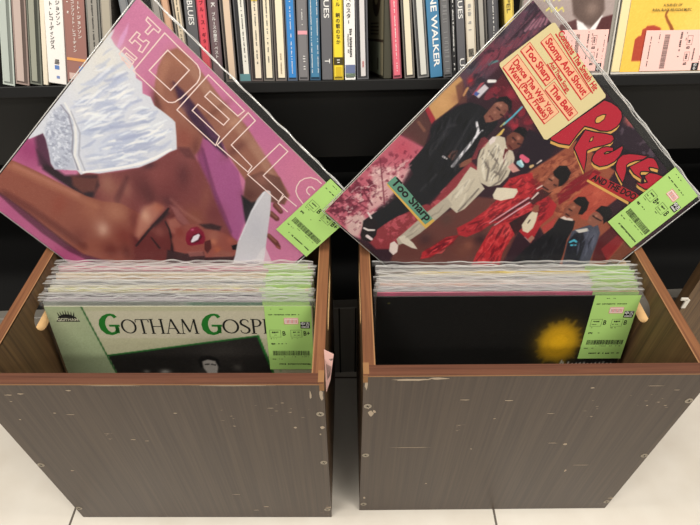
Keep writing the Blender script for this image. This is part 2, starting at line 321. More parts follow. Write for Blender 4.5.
ART_RIGHT = [
["p",[58,28,38],0,1.0,[-78,-53,1064,-86,1103,1068,-74,1057]],
["p",[96,60,74],10,1.0,[-10,-32,93,-27,75,197,81,346,-9,396,-1,334,-12,125]],
["b",[112,62,82],47,0.8,22,25,47,-45],
["b",[120,50,66],54,0.9,31,204,54,-45],
["b",[70,70,80],33,0.8,-12,125,33,-44],
["b",[76,84,92],28,0.6,11,276,28,-43],
["b",[54,50,60],42,0.7,65,287,42,-44],
["n",[150,70,86],36,0.55,0.1,0.5,[-6,-29,93,-27,75,197,60,274,11,276],11],
["n",[40,30,40],40,0.55,0.1,0.6,[-6,-29,93,-27,75,197,81,346,-9,396,2,268],12],
["s",[168,110,126],3,0.9,[53,75,3.6,48,33,3.7]],
["s",[168,110,126],3,0.9,[61,60,3.7,55,25,3.7]],
["s",[168,110,126],3,0.9,[69,46,3.7,62,16,3.6]],
["s",[168,110,126],3,0.9,[77,31,3.6,69,8,3.6]],
["s",[168,110,126],3,0.9,[85,16,3.7,76,-1,3.6]],
["s",[60,34,46],3,0.6,[38,145,2.4,41,49,2.4]],
["s",[60,34,46],3,0.6,[38,127,2.4,41,32,2.3]],
["s",[60,34,46],3,0.6,[38,110,2.3,41,15,2.4]],
["s",[60,34,46],3,0.6,[38,93,2.3,41,-1,2.3]],
["s",[60,34,46],3,0.6,[38,76,2.3,41,-18,2.4]],
["s",[60,34,46],3,0.6,[38,59,2.4,41,-34,2.3]],
["s",[60,34,46],3,0.6,[38,43,2.4,41,-50,2.3]],
["s",[150,56,72],3,0.7,[31,293,2.4,21,213,2.4]],
["s",[150,56,72],3,0.7,[36,275,2.4,27,195,2.3]],
["s",[150,56,72],3,0.7,[42,256,2.4,32,177,2.4]],
["s",[150,56,72],3,0.7,[47,237,2.4,37,158,2.4]],
["s",[150,56,72],3,0.7,[52,219,2.4,43,140,2.4]],
["s",[150,56,72],3,0.7,[58,200,2.3,48,122,2.4]],
["s",[150,56,72],3,0.7,[63,182,2.4,53,104,2.4]],
["s",[150,56,72],3,0.7,[68,163,2.4,58,86,2.4]],
["s",[150,56,72],3,0.7,[74,145,2.4,64,68,2.4]],
["p",[96,26,38],7,1.0,[110,280,105,213,191,221,259,221,266,263,161,268]],
["b",[170,40,58],24,0.8,176,235,24,-44],
["n",[150,40,56],40,0.52,0.1,0.7,[106,322,115,230,318,232,322,308,214,313],14],
["s",[96,136,136],3,1.0,[48,227,2.8,50,212,4.7,60,198,2.8]],
["p",[200,150,94],5,1.0,[0,467,1,387,4,320,21,321,51,348,66,380,61,422,53,478]],
["b",[212,160,106],28,0.6,26,419,28,-45],
["b",[170,110,76],21,0.6,51,375,21,-44],
["p",[168,44,52],4,1.0,[-5,476,0,462,51,475,53,497]],
["p",[92,52,48],7,1.0,[-6,593,-8,532,-2,479,53,497,72,529,93,568,51,588]],
["s",[138,86,66],5,0.8,[15,524,5.2,51,529,5.3]],
["p",[110,60,50],7,0.8,[18,351,21,321,61,338,86,360,71,384]],
["b",[196,44,52],14,0.9,43,304,17,-44],
["s",[196,140,90],3,1.0,[53,327,4.1,61,352,3.4]],
["p",[206,196,200],3,1.0,[85,277,105,276,106,322,83,325]],
["p",[212,90,100],3,0.8,[73,284,80,273,86,323,81,332]],
["p",[70,90,160],3,1.0,[81,314,96,309,96,322,83,325]],
["s",[232,224,220],3,1.0,[88,261,5.7,103,246,5.0]],
["p",[196,96,112],10,1.0,[-8,601,56,583,103,568,114,629,104,660,132,750,134,848,176,991,110,1006,-14,1011,-18,840]],
["p",[212,160,160],14,1.0,[9,752,62,701,115,660,138,734,142,823,118,897,67,812]],
["p",[208,170,164],14,1.0,[82,976,95,906,135,914,164,990,130,1011]],
["b",[196,78,96],44,0.9,41,629,44,-44],
["b",[222,182,172],30,0.8,100,813,30,-43],
["b",[214,130,140],34,0.7,83,701,34,-43],
["n",[96,24,44],55,0.5,0.1,0.85,[-14,1000,-7,841,35,768,95,819,79,933,93,988],21],
["n",[130,40,60],70,0.56,0.08,0.7,[-14,1000,-12,793,41,578,114,609,142,823,136,1005],22],
["n",[232,200,192],60,0.6,0.07,0.7,[54,1002,19,762,93,629,143,740,164,979],23],
["s",[120,40,56],3,0.8,[9,710,2.5,97,784,2.7,142,823,2.7]],
["s",[120,40,56],3,0.8,[11,899,2.2,112,880,2.7]],
["s",[110,30,50],3,0.8,[41,838,2.2,112,858,3.4]],
["p",[150,52,58],8,1.0,[156,871,172,811,210,742,271,706,255,579,252,487,307,486,326,653,319,750,299,850,308,925,251,979,193,975]],
["n",[206,90,100],50,0.55,0.09,0.7,[167,849,210,742,267,599,263,497,298,679,289,883,239,967],24],
["p",[110,58,50],10,1.0,[296,912,319,750,344,658,379,558,446,505,586,519,671,691,464,887,328,978]],
["b",[90,60,52],32,0.7,357,702,32,-44],
["b",[130,74,56],40,0.6,505,750,40,-43],
["b",[70,40,42],31,0.7,360,816,31,-43],
["b",[150,88,66],24,0.7,502,716,24,-43],
["b",[60,32,36],28,0.8,517,666,28,-43],
["p",[26,24,28],4,1.0,[76,384,96,350,129,333,160,327,207,320,228,338,227,379,236,425,253,507,255,579,260,639,259,705,233,775,212,829,202,873,192,940,158,961,132,928,140,876,155,816,157,764,148,724,136,666,99,655,93,579,87,534,61,509,61,441]],
["s",[58,54,58],5,0.6,[86,436,3.6,113,489,4.9,130,573,3.7]],
["s",[58,54,58],5,0.6,[143,391,3.5,165,449,5.1,188,528,3.7]],
["s",[58,54,58],5,0.6,[201,609,3.8,203,693,4.6]],
["s",[58,54,58],5,0.6,[102,460,7.1,117,435,5.1]],
["p",[34,20,24],3,1.0,[164,979,135,926,143,890,179,894,209,936,213,973,181,986]],
["s",[226,210,206],2,1.0,[123,891,3.4,146,898,3.5]],
["s",[226,212,206],2,1.0,[155,947,3.8,172,942,4.3,189,926,3.6]],
["s",[226,206,204],3,1.0,[187,963,6.4,207,961,5.8]],
["p",[120,70,58],3,1.0,[180,535,177,508,190,495,204,513,204,533]],
["b",[150,90,74],7,0.6,190,515,7,-43],
["p",[140,84,64],3,1.0,[231,527,236,502,246,477,258,487,253,517,243,532]],
["s",[224,214,214],2,1.0,[169,546,4.5,183,543,2.9]],
["s",[228,222,226],2,1.0,[163,381,4.0,189,396,4.7,199,411,5.1,205,445,5.6,212,500,5.4,220,547,5.6]],
["s",[226,220,222],2,1.0,[199,411,4.0,200,385,2.5]],
["p",[136,82,66],3,1.0,[165,350,162,324,159,294,166,273,187,262,208,271,214,294,212,320,199,346,187,359]],
["p",[22,16,20],4,1.0,[157,292,156,269,171,249,197,248,213,261,219,279,197,266,174,270]],
["s",[60,28,26],2,1.0,[175,298,2.8,190,297,2.5]],
["s",[60,28,26],2,1.0,[204,304,3.2,217,301,2.2]],
["b",[190,130,106],9,0.6,169,289,9,-44],
["s",[90,30,30],2,1.0,[181,335,3.2,197,335,2.5]],
["s",[60,34,42],4,0.8,[228,338,5.8,243,383,7.2,255,422,5.1]],
["s",[90,178,198],2,1.0,[238,236,3.2,240,278,3.3,238,319,3.6]],
["s",[226,190,96],3,1.0,[252,330,2.9,255,347,5.1,253,368,2.9]],
["s",[210,190,110],2,1.0,[236,331,2.1,236,312,1.8]],
["b",[196,44,60],18,0.7,270,293,18,-45],
["b",[190,60,70],15,0.7,320,270,15,-45],
["b",[150,30,46],29,0.7,287,252,29,-44],
["s",[52,48,52],5,0.6,[185,465,1.5,198,490,3.7,202,518,1.5]],
["s",[44,40,46],5,0.6,[198,442,1.5,208,477,3.8,230,507,1.5]],
["s",[62,58,62],5,0.6,[189,472,1.0,205,506,2.6,235,530,1.1]],
["s",[44,40,46],5,0.6,[197,353,0.9,213,380,2.2,220,410,0.9]],
["s",[44,40,46],5,0.6,[149,422,1.0,162,450,2.6,169,480,1.0]],
["s",[52,48,52],5,0.6,[115,461,1.6,119,477,4.2,124,494,1.7]],
["s",[52,48,52],5,0.6,[108,547,1.2,119,569,3.1,137,587,1.3]],
["s",[52,48,52],5,0.6,[92,471,1.4,111,496,3.5,114,528,1.4]],
["s",[44,40,46],5,0.6,[148,468,1.0,162,501,2.6,166,537,1.0]],
["s",[62,58,62],5,0.6,[212,499,1.0,220,526,2.7,224,555,1.0]],
["s",[44,40,46],5,0.6,[195,502,1.7,201,523,4.4,211,544,1.8]],
["s",[44,40,46],5,0.6,[213,427,1.6,235,459,4.1,235,497,1.7]],
["s",[62,58,62],5,0.6,[156,356,1.0,160,382,2.6,174,404,1.0]],
["s",[62,58,62],5,0.6,[69,460,1.0,87,479,2.5,91,504,1.0]],
["s",[52,48,52],5,0.6,[200,485,1.4,209,516,3.5,222,546,1.4]],
["s",[52,48,52],5,0.6,[175,491,1.4,205,517,3.4,221,553,1.4]],
["s",[52,48,52],5,0.6,[107,529,1.7,112,555,4.2,129,577,1.7]],
["s",[62,58,62],5,0.6,[180,401,1.2,187,421,2.9,198,439,1.1]],
["s",[44,40,46],5,0.6,[169,400,1.5,177,417,3.8,187,432,1.5]],
["s",[44,40,46],5,0.6,[77,500,1.4,87,517,3.6,94,535,1.4]],
["s",[44,40,46],5,0.6,[222,481,1.3,225,507,3.3,239,530,1.4]],
["s",[52,48,52],5,0.6,[135,365,1.4,145,385,3.5,160,404,1.5]],
["s",[52,48,52],5,0.6,[94,398,1.5,101,427,3.7,119,451,1.5]],
["s",[62,58,62],5,0.6,[181,495,1.4,183,517,3.6,196,535,1.4]],
["s",[62,58,62],5,0.6,[98,444,1.2,103,478,2.9,126,506,1.2]],
["s",[44,40,46],5,0.6,[172,480,1.0,174,499,2.4,185,514,1.0]],
["s",[52,48,52],5,0.6,[102,484,0.9,107,504,2.2,113,525,0.9]],
["s",[44,40,46],5,0.6,[201,631,1.5,206,652,3.9,215,671,1.5]],
["s",[44,40,46],5,0.6,[129,340,1.4,144,361,3.5,148,386,1.3]],
["s",[44,40,46],5,0.6,[94,449,1.6,103,465,4.0,109,483,1.6]],
["s",[62,58,62],5,0.6,[224,523,1.7,228,540,4.3,242,553,1.8]],
["s",[44,40,46],5,0.6,[164,503,1.5,165,538,3.6,184,568,1.5]],
["s",[44,40,46],5,0.6,[175,438,1.2,180,469,3.1,202,494,1.3]],
["s",[52,48,52],5,0.6,[200,387,1.5,206,409,3.8,209,433,1.6]],
["s",[12,10,12],5,0.7,[80,443,1.0,87,464,2.6,103,481,1.1]],
["s",[12,10,12],5,0.7,[102,550,1.6,114,574,4.0,136,592,1.6]],
["s",[12,10,12],5,0.7,[225,549,1.5,235,566,3.9,240,586,1.5]],
["s",[12,10,12],5,0.7,[134,393,2.0,136,413,5.1,147,430,2.1]],
["s",[12,10,12],5,0.7,[220,576,2.0,224,596,4.9,238,612,2.1]],
["s",[12,10,12],5,0.7,[100,399,1.5,105,418,3.6,114,437,1.5]],
["s",[12,10,12],5,0.7,[109,408,1.7,118,420,4.2,119,434,1.7]],
["s",[12,10,12],5,0.7,[156,593,1.7,171,614,4.0,173,639,1.7]],
["s",[12,10,12],5,0.7,[158,582,1.1,168,605,2.8,180,626,1.1]],
["s",[12,10,12],5,0.7,[76,479,1.8,82,493,4.5,90,507,1.8]],
["s",[12,10,12],5,0.7,[190,501,1.7,189,521,4.3,198,539,1.8]],
["s",[12,10,12],5,0.7,[131,496,1.7,142,518,4.2,141,542,1.7]],
["s",[12,10,12],5,0.7,[201,391,2.0,211,415,5.0,211,440,2.0]],
["s",[12,10,12],5,0.7,[130,399,2.0,141,414,5.0,145,431,2.0]],
["s",[12,10,12],5,0.7,[173,406,1.7,183,429,4.3,190,454,1.7]],
["s",[12,10,12],5,0.7,[193,555,1.8,204,579,4.6,209,604,1.8]],
["s",[12,10,12],5,0.7,[154,577,1.7,165,608,4.4,174,639,1.7]],
["s",[12,10,12],5,0.7,[212,612,1.7,222,641,4.1,245,664,1.7]],
["s",[12,10,12],5,0.7,[72,467,1.9,79,481,4.8,88,493,2.0]],
["s",[12,10,12],5,0.7,[128,490,1.6,141,520,4.0,157,550,1.6]],
["s",[12,10,12],5,0.7,[185,607,1.8,194,642,4.5,217,671,1.9]],
["s",[12,10,12],5,0.7,[206,426,2.0,220,440,5.0,229,457,2.0]],
["s",[12,10,12],5,0.7,[179,389,1.8,188,419,4.5,207,445,1.8]],
["s",[12,10,12],5,0.7,[170,505,1.2,172,530,3.1,184,552,1.2]],
["b",[196,140,116],6,0.8,180,284,6,-45],
["b",[180,118,96],6,0.8,183,314,6,-45],
["b",[170,104,84],6,0.7,186,340,6,-44],
["b",[90,44,36],7,0.6,206,287,7,-45],
["p",[202,188,166],3,1.0,[250,437,244,413,246,386,253,359,277,346,308,362,338,358,363,369,382,399,398,431,400,472,376,506,343,516,297,496,265,464]],
["p",[202,188,166],3,1.0,[269,502,299,494,343,516,371,521,374,573,377,627,367,659,318,661,291,642,289,589,276,537]],
["p",[186,172,152],3,1.0,[291,642,332,648,333,680,330,751,327,812,318,868,302,907,278,894,281,832,283,738]],
["s",[120,106,96],3,0.85,[278,451,3.0,323,460,4.6,353,496,3.0]],
["s",[120,106,96],3,0.85,[318,413,2.9,340,455,4.4,370,447,3.6]],
["s",[120,106,96],3,0.85,[272,417,2.5,310,421,3.7,338,425,2.9]],
["s",[120,106,96],3,0.85,[346,407,3.0,362,445,3.8,364,485,3.0]],
["s",[120,106,96],3,0.85,[355,537,3.0,364,605,4.6,366,648,3.2]],
["s",[120,106,96],3,0.85,[377,419,2.2,391,459,3.8,384,493,3.0]],
["s",[222,212,194],4,0.7,[272,437,3.7,301,471,5.1,342,496,3.7]],
["s",[222,212,194],4,0.7,[276,382,5.4,323,388,4.4]],
["s",[222,212,194],4,0.7,[304,542,6.1,319,615,6.8]],
["s",[222,212,194],4,0.7,[337,395,4.4,366,409,4.5]],
["p",[104,24,30],3,1.0,[308,371,321,364,339,393,352,412,326,395]],
["p",[222,206,200],3,1.0,[244,393,243,374,253,364,262,380,260,402]],
["p",[176,60,66],4,0.6,[217,408,222,394,244,393,250,417,245,442,262,467,252,487]],
["p",[226,206,196],3,1.0,[273,923,278,906,302,907,320,931,318,951,294,950]],
["p",[214,200,180],3,1.0,[277,883,288,861,338,860,369,867,351,878,307,890]],
["p",[120,64,50],3,1.0,[299,359,279,338,281,317,297,297,326,293,341,309,342,333,332,358,319,366]],
["p",[20,14,18],4,1.0,[281,312,283,286,306,273,334,276,349,297,347,314,327,298,302,301]],
["b",[176,110,88],9,0.6,311,313,9,-44],
["s",[50,20,20],2,1.0,[298,326,2.9,314,325,2.2]],
["s",[50,20,20],2,1.0,[328,327,2.9,339,321,2.2]],
["s",[90,26,26],2,1.0,[310,354,3.3,327,354,2.6]],
["s",[142,130,116],3,0.75,[356,392,1.0,363,411,2.5,377,427,1.0]],
["s",[158,146,130],3,0.75,[326,420,0.8,327,443,2.0,338,464,0.8]],
["s",[124,110,98],3,0.75,[374,437,1.0,379,451,2.4,382,464,1.0]],
["s",[142,130,116],3,0.75,[276,387,1.2,281,407,3.0,286,427,1.2]],
["s",[142,130,116],3,0.75,[331,438,1.4,337,459,3.5,354,475,1.4]],
["s",[124,110,98],3,0.75,[357,413,1.3,368,427,3.4,378,443,1.3]],
["s",[142,130,116],3,0.75,[370,435,0.8,373,448,1.9,381,460,0.8]],
["s",[124,110,98],3,0.75,[294,443,1.4,303,453,3.4,308,466,1.4]],
["s",[158,146,130],3,0.75,[358,380,1.1,366,388,2.8,371,398,1.1]],
["s",[124,110,98],3,0.75,[362,426,1.2,371,446,3.1,385,465,1.3]],
["s",[142,130,116],3,0.75,[339,432,1.2,343,449,3.1,351,465,1.2]],
["s",[124,110,98],3,0.75,[298,439,0.7,312,453,1.9,317,470,0.7]],
["s",[124,110,98],3,0.75,[286,402,1.4,299,417,3.3,307,435,1.4]],
["s",[142,130,116],3,0.75,[327,437,1.1,334,447,2.7,339,458,1.1]],
["s",[124,110,98],3,0.75,[286,380,1.1,302,397,2.9,310,417,1.1]],
["s",[124,110,98],3,0.75,[326,373,0.9,330,387,2.3,341,398,0.9]],
["s",[124,110,98],3,0.75,[255,425,1.3,265,439,3.1,269,456,1.3]],
["s",[124,110,98],3,0.75,[278,387,0.9,288,402,2.3,299,416,1.0]],
["s",[142,130,116],3,0.75,[299,382,0.8,301,395,2.0,310,406,0.8]],
["s",[158,146,130],3,0.75,[341,387,0.8,344,404,1.9,352,421,0.8]],
["s",[142,130,116],3,0.75,[283,436,0.8,291,452,1.9,293,471,0.7]],
["s",[142,130,116],3,0.75,[339,426,1.1,348,439,2.8,355,454,1.1]],
["s",[220,208,188],3,0.8,[262,418,1.0,269,428,2.6,273,439,1.0]],
["s",[220,208,188],3,0.8,[302,365,0.9,311,380,2.2,324,391,0.9]],
["s",[220,208,188],3,0.8,[293,396,1.1,306,414,2.8,307,435,1.2]],
["s",[220,208,188],3,0.8,[284,431,0.9,284,450,2.3,293,467,0.9]],
["s",[220,208,188],3,0.8,[323,372,1.5,329,384,3.8,339,395,1.5]],
["s",[220,208,188],3,0.8,[316,395,1.3,324,411,3.1,336,425,1.3]],
["s",[220,208,188],3,0.8,[359,468,1.1,363,482,2.8,367,496,1.1]],
["s",[220,208,188],3,0.8,[317,471,0.9,321,485,2.3,332,495,0.9]],
["s",[220,208,188],3,0.8,[363,464,1.2,368,474,3.0,375,484,1.2]],
["s",[220,208,188],3,0.8,[341,444,1.5,342,466,3.8,353,485,1.5]],
["s",[228,218,202],3,0.8,[305,467,1.4,309,476,3.4,314,485,1.4]],
["s",[220,208,188],3,0.8,[347,399,1.4,356,414,3.5,364,429,1.4]],
["s",[228,218,202],3,0.8,[276,415,1.1,281,423,2.6,285,432,1.1]],
["s",[228,218,202],3,0.8,[331,387,1.4,338,401,3.4,340,416,1.4]],
["s",[228,218,202],3,0.8,[331,404,1.1,338,416,2.7,345,428,1.1]],
["s",[228,218,202],3,0.8,[301,393,1.2,307,406,3.1,316,417,1.2]],
["s",[228,218,202],3,0.8,[355,458,1.1,359,477,2.7,372,493,1.0]],
["s",[228,218,202],3,0.8,[281,378,1.1,282,396,2.6,293,410,1.0]],
["s",[222,210,190],4,0.6,[333,581,1.6,349,606,4.1,355,635,1.7]],
["s",[168,154,136],4,0.6,[315,591,0.9,322,609,2.3,325,627,0.9]],
["s",[168,154,136],4,0.6,[302,541,1.6,307,562,4.1,318,582,1.6]],
["s",[222,210,190],4,0.6,[362,582,0.8,366,603,2.1,374,623,0.8]],
["s",[168,154,136],4,0.6,[347,581,1.3,357,597,3.1,360,615,1.3]],
["s",[168,154,136],4,0.6,[327,553,1.1,331,570,2.8,330,588,1.1]],
["s",[168,154,136],4,0.6,[315,522,1.4,319,540,3.5,325,557,1.4]],
["s",[222,210,190],4,0.6,[314,562,1.5,313,590,3.8,321,617,1.5]],
["s",[168,154,136],4,0.6,[306,598,1.2,305,619,3.0,315,637,1.2]],
["s",[222,210,190],4,0.6,[297,559,1.4,296,575,3.6,299,591,1.4]],
["s",[150,136,120],4,0.6,[295,786,1.5,291,811,3.6,293,836,1.5]],
["s",[206,192,170],4,0.6,[308,761,1.6,301,797,4.2,306,836,1.7]],
["s",[150,136,120],4,0.6,[306,832,1.2,307,850,3.2,300,866,1.2]],
["s",[150,136,120],4,0.6,[308,715,1.7,308,747,4.2,301,777,1.7]],
["s",[206,192,170],4,0.6,[310,820,1.0,310,845,2.5,302,867,1.0]],
["s",[150,136,120],4,0.6,[309,811,1.0,309,838,2.5,298,862,0.9]],
["s",[150,136,120],4,0.6,[317,748,1.7,304,765,4.0,303,787,1.7]],
["s",[150,136,120],4,0.6,[308,672,1.2,316,704,3.1,306,735,1.2]],
["b",[186,122,98],7,0.8,316,313,7,-44],
["b",[176,108,86],6,0.8,309,335,6,-45],
["b",[84,40,34],7,0.6,344,321,7,-43],
["p",[40,22,34],8,1.0,[314,265,387,244,427,206,454,282,446,332,427,392,363,369,351,340]],
["s",[222,92,120],3,1.0,[376,347,8.7,401,343,9.7]],
["s",[150,196,204],3,1.0,[386,369,8.4,403,368,7.4]],
["s",[200,226,226],2,1.0,[385,359,4.0,403,363,2.9]],
["s",[214,176,120],3,1.0,[430,347,6.1,432,340,4.5]],
["s",[220,200,190],2,1.0,[439,307,3.4,437,325,1.9]],
["p",[212,150,140],3,1.0,[368,407,370,384,412,385,400,408]],
["p",[160,82,56],7,1.0,[441,433,442,357,459,267,472,173,594,148,671,138,698,220,728,269,793,287,982,225,969,409,842,517,656,475]],
["n",[126,52,38],42,0.5,0.12,0.7,[445,407,459,267,510,177,626,170,669,292,679,395,603,410],31],
["n",[196,112,76],40,0.58,0.1,0.7,[445,407,459,267,510,177,626,170,669,292,679,395],32],
["p",[140,20,34],5,1.0,[589,346,584,296,591,236,604,191,639,179,638,233,634,314,627,366]],
["p",[186,76,56],7,1.0,[649,344,636,268,648,213,719,189,769,196,766,267,772,319,736,341,657,303]],
["b",[206,96,70],31,0.7,699,230,31,-44],
["p",[96,28,34],7,1.0,[853,347,849,268,926,254,958,382,917,421]],
["p",[160,40,44],5,0.8,[901,362,897,282,935,270,964,376]],
["p",[130,70,50],7,1.0,[964,376,942,275,1020,250,1067,329]],
["s",[132,58,44],3,0.7,[592,343,0.9,597,330,2.2,598,317,0.9]],
["s",[132,58,44],3,0.7,[462,298,0.8,468,283,1.9,466,268,0.7]],
["s",[132,58,44],3,0.7,[611,362,1.0,607,345,2.6,613,329,1.0]],
["s",[120,52,40],3,0.7,[558,273,1.1,561,257,2.8,559,241,1.1]],
["s",[120,52,40],3,0.7,[560,325,1.0,565,306,2.4,574,288,1.0]],
["s",[132,58,44],3,0.7,[555,268,1.2,560,250,3.0,566,232,1.2]],
["s",[120,52,40],3,0.7,[493,345,1.1,491,329,2.6,487,313,1.1]],
["s",[120,52,40],3,0.7,[451,399,0.8,454,382,2.1,456,364,0.8]],
["s",[132,58,44],3,0.7,[552,282,0.7,552,267,1.9,560,253,0.8]],
["s",[120,52,40],3,0.7,[498,270,0.8,498,248,2.1,508,228,0.8]],
["s",[132,58,44],3,0.7,[603,223,1.1,611,210,2.7,609,196,1.1]],
["s",[132,58,44],3,0.7,[574,308,0.7,571,286,1.8,573,264,0.7]],
["s",[120,52,40],3,0.7,[569,302,0.7,567,291,1.8,570,281,0.7]],
["s",[132,58,44],3,0.7,[602,320,1.1,603,307,2.7,607,295,1.1]],
["s",[132,58,44],3,0.7,[590,253,1.1,591,239,2.6,594,225,1.1]],
["s",[132,58,44],3,0.7,[530,247,0.8,530,224,2.0,532,201,0.8]],
["s",[132,58,44],3,0.7,[601,237,1.2,609,215,3.0,607,191,1.2]],
["s",[132,58,44],3,0.7,[519,374,1.1,527,350,2.6,538,327,1.1]],
["s",[120,52,40],3,0.7,[578,318,1.2,574,297,3.0,580,278,1.2]],
["s",[120,52,40],3,0.7,[555,251,1.1,555,227,2.8,556,203,1.1]],
["s",[132,58,44],3,0.7,[608,238,0.7,609,216,1.6,624,197,0.7]],
["s",[132,58,44],3,0.7,[539,292,1.0,539,274,2.4,543,257,1.0]],
["s",[132,58,44],3,0.7,[593,226,0.7,605,203,1.8,606,179,0.7]],
["s",[132,58,44],3,0.7,[463,318,0.9,460,305,2.3,466,292,0.9]],
["s",[132,58,44],3,0.7,[603,374,1.0,605,363,2.6,604,352,1.0]],
["s",[120,52,40],3,0.7,[509,338,1.0,508,316,2.6,514,294,1.0]],
["s",[120,52,40],3,0.7,[572,214,0.8,573,200,2.0,576,185,0.8]],
["s",[132,58,44],3,0.7,[618,343,1.2,624,318,3.1,634,295,1.3]],
["s",[120,52,40],3,0.7,[607,279,1.0,609,266,2.4,610,252,1.0]],
["s",[132,58,44],3,0.7,[524,324,0.8,524,310,2.1,533,299,0.8]],
["s",[132,58,44],3,0.7,[525,254,1.0,533,234,2.6,531,213,1.0]],
["s",[120,52,40],3,0.7,[563,285,1.0,568,272,2.6,565,259,1.0]],
["s",[120,52,40],3,0.7,[612,251,0.7,616,240,1.7,617,228,0.7]],
["s",[132,58,44],3,0.7,[643,319,1.1,637,295,2.6,641,271,1.0]],
["s",[120,52,40],3,0.7,[594,352,1.1,594,340,2.7,598,329,1.1]],
["s",[120,52,40],3,0.7,[602,307,1.1,605,294,2.8,606,281,1.1]],
["s",[184,100,66],3,0.6,[514,382,1.7,523,368,4.1,521,351,1.6]],
["s",[196,110,72],3,0.6,[465,275,2.0,467,265,4.8,467,255,1.9]],
["s",[196,110,72],3,0.6,[610,197,1.4,609,182,3.5,615,169,1.4]],
["s",[196,110,72],3,0.6,[636,298,1.7,643,282,4.3,640,266,1.7]],
["s",[184,100,66],3,0.6,[592,333,1.3,597,321,3.3,594,309,1.2]],
["s",[196,110,72],3,0.6,[572,276,1.1,578,263,2.8,578,249,1.1]],
["s",[184,100,66],3,0.6,[563,330,1.8,563,318,4.4,568,306,1.8]],
["s",[196,110,72],3,0.6,[457,384,1.3,459,368,3.3,468,354,1.3]],
["s",[196,110,72],3,0.6,[544,333,1.1,544,321,2.7,544,309,1.1]],
["s",[184,100,66],3,0.6,[541,198,1.7,545,186,4.4,549,173,1.7]],
["s",[196,110,72],3,0.6,[481,268,1.9,483,250,4.9,492,233,1.9]],
["s",[196,110,72],3,0.6,[636,320,1.9,636,302,5.0,639,284,2.0]],
["s",[196,110,72],3,0.6,[633,302,2.0,634,290,5.1,642,280,2.1]],
["s",[184,100,66],3,0.6,[508,395,1.2,511,383,3.0,512,370,1.2]],
["s",[184,100,66],3,0.6,[591,324,1.0,596,311,2.6,601,299,1.0]],
["s",[196,110,72],3,0.6,[603,374,1.2,601,357,2.9,601,341,1.2]],
["s",[196,110,72],3,0.6,[641,363,1.5,637,345,3.9,645,328,1.6]],
["s",[184,100,66],3,0.6,[514,337,1.3,518,328,3.4,518,318,1.3]],
["s",[184,100,66],3,0.6,[648,379,1.8,652,368,4.6,651,357,1.9]],
["s",[184,100,66],3,0.6,[582,320,1.2,584,301,3.0,594,285,1.2]],
["s",[184,100,66],3,0.6,[472,405,1.3,479,390,3.2,480,373,1.3]],
["s",[184,100,66],3,0.6,[573,201,1.7,577,193,4.3,578,183,1.7]],
["s",[184,100,66],3,0.6,[591,380,1.6,595,372,3.9,597,363,1.6]],
["s",[184,100,66],3,0.6,[526,378,1.8,531,369,4.7,531,359,1.8]],
["s",[196,110,72],3,0.6,[622,260,1.1,622,245,2.6,622,230,1.0]],
["s",[184,100,66],3,0.6,[641,324,2.0,632,307,5.1,633,289,2.0]],
["s",[160,60,46],3,0.6,[674,273,1.5,679,259,3.9,681,245,1.5]],
["s",[206,98,72],3,0.6,[725,265,1.7,726,250,4.4,730,236,1.7]],
["s",[160,60,46],3,0.6,[694,238,1.0,695,226,2.6,697,214,1.0]],
["s",[160,60,46],3,0.6,[738,299,1.1,740,283,2.7,741,266,1.1]],
["s",[206,98,72],3,0.6,[687,252,1.5,692,239,3.7,695,224,1.5]],
["s",[206,98,72],3,0.6,[664,303,1.8,664,293,4.7,670,284,1.9]],
["s",[160,60,46],3,0.6,[728,259,1.6,725,248,4.1,729,238,1.6]],
["s",[160,60,46],3,0.6,[706,330,1.8,707,320,4.6,712,310,1.8]],
["s",[206,98,72],3,0.6,[724,276,1.7,723,265,4.1,729,255,1.6]],
["s",[160,60,46],3,0.6,[729,300,1.6,729,289,3.8,733,279,1.6]],
["s",[206,98,72],3,0.6,[721,268,1.5,720,259,3.7,723,250,1.5]],
["s",[206,98,72],3,0.6,[706,231,1.0,705,217,2.5,712,203,1.0]],
["s",[206,98,72],3,0.6,[690,293,1.2,691,284,3.0,692,275,1.2]],
["s",[206,98,72],3,0.6,[686,246,1.1,693,237,2.7,695,226,1.1]],
["p",[186,36,44],4,1.0,[409,431,427,392,451,359,496,380,531,379,585,372,621,371,643,407,643,465,675,540,600,541,554,514,545,546,500,590,491,644,471,699,441,715,414,700,431,643,441,565,438,513,415,469]],
["n",[222,64,66],60,0.55,0.1,0.6,[409,431,451,359,585,372,643,465,554,514,491,644,435,709,441,565],33],
["n",[120,16,28],50,0.56,0.1,0.7,[409,431,451,359,585,372,643,465,554,514,491,644,435,709,441,565],34],
["p",[190,40,46],4,1.0,[441,715,450,754,441,811,432,856,409,890,392,863,405,809,414,753]],
["n",[120,20,30],50,0.52,0.1,0.7,[441,715,450,754,432,856,409,890,392,863,414,753],35],
["p",[192,38,44],4,1.0,[510,603,522,568,550,530,593,530,604,584,625,643,665,697,582,775,552,717]],
["n",[226,70,70],60,0.56,0.1,0.6,[510,603,550,530,593,530,625,643,641,719,573,746],36],
["s",[232,84,84],3,0.7,[480,576,1.1,479,564,2.6,485,553,1.1]],
["s",[232,84,84],3,0.7,[439,434,1.5,444,417,3.8,443,399,1.5]],
["s",[220,66,68],3,0.7,[489,563,0.9,490,542,2.3,502,526,0.9]],
["s",[232,84,84],3,0.7,[484,614,1.1,485,594,2.8,491,574,1.1]],
["s",[220,66,68],3,0.7,[506,408,1.3,509,393,3.3,514,378,1.3]],
["s",[232,84,84],3,0.7,[551,465,1.5,565,447,3.7,567,425,1.5]],
["s",[232,84,84],3,0.7,[540,478,1.4,540,464,3.7,543,450,1.4]],
["s",[232,84,84],3,0.7,[463,549,1.4,470,536,3.6,473,522,1.5]],
["s",[232,84,84],3,0.7,[564,458,1.3,570,445,3.2,572,430,1.3]],
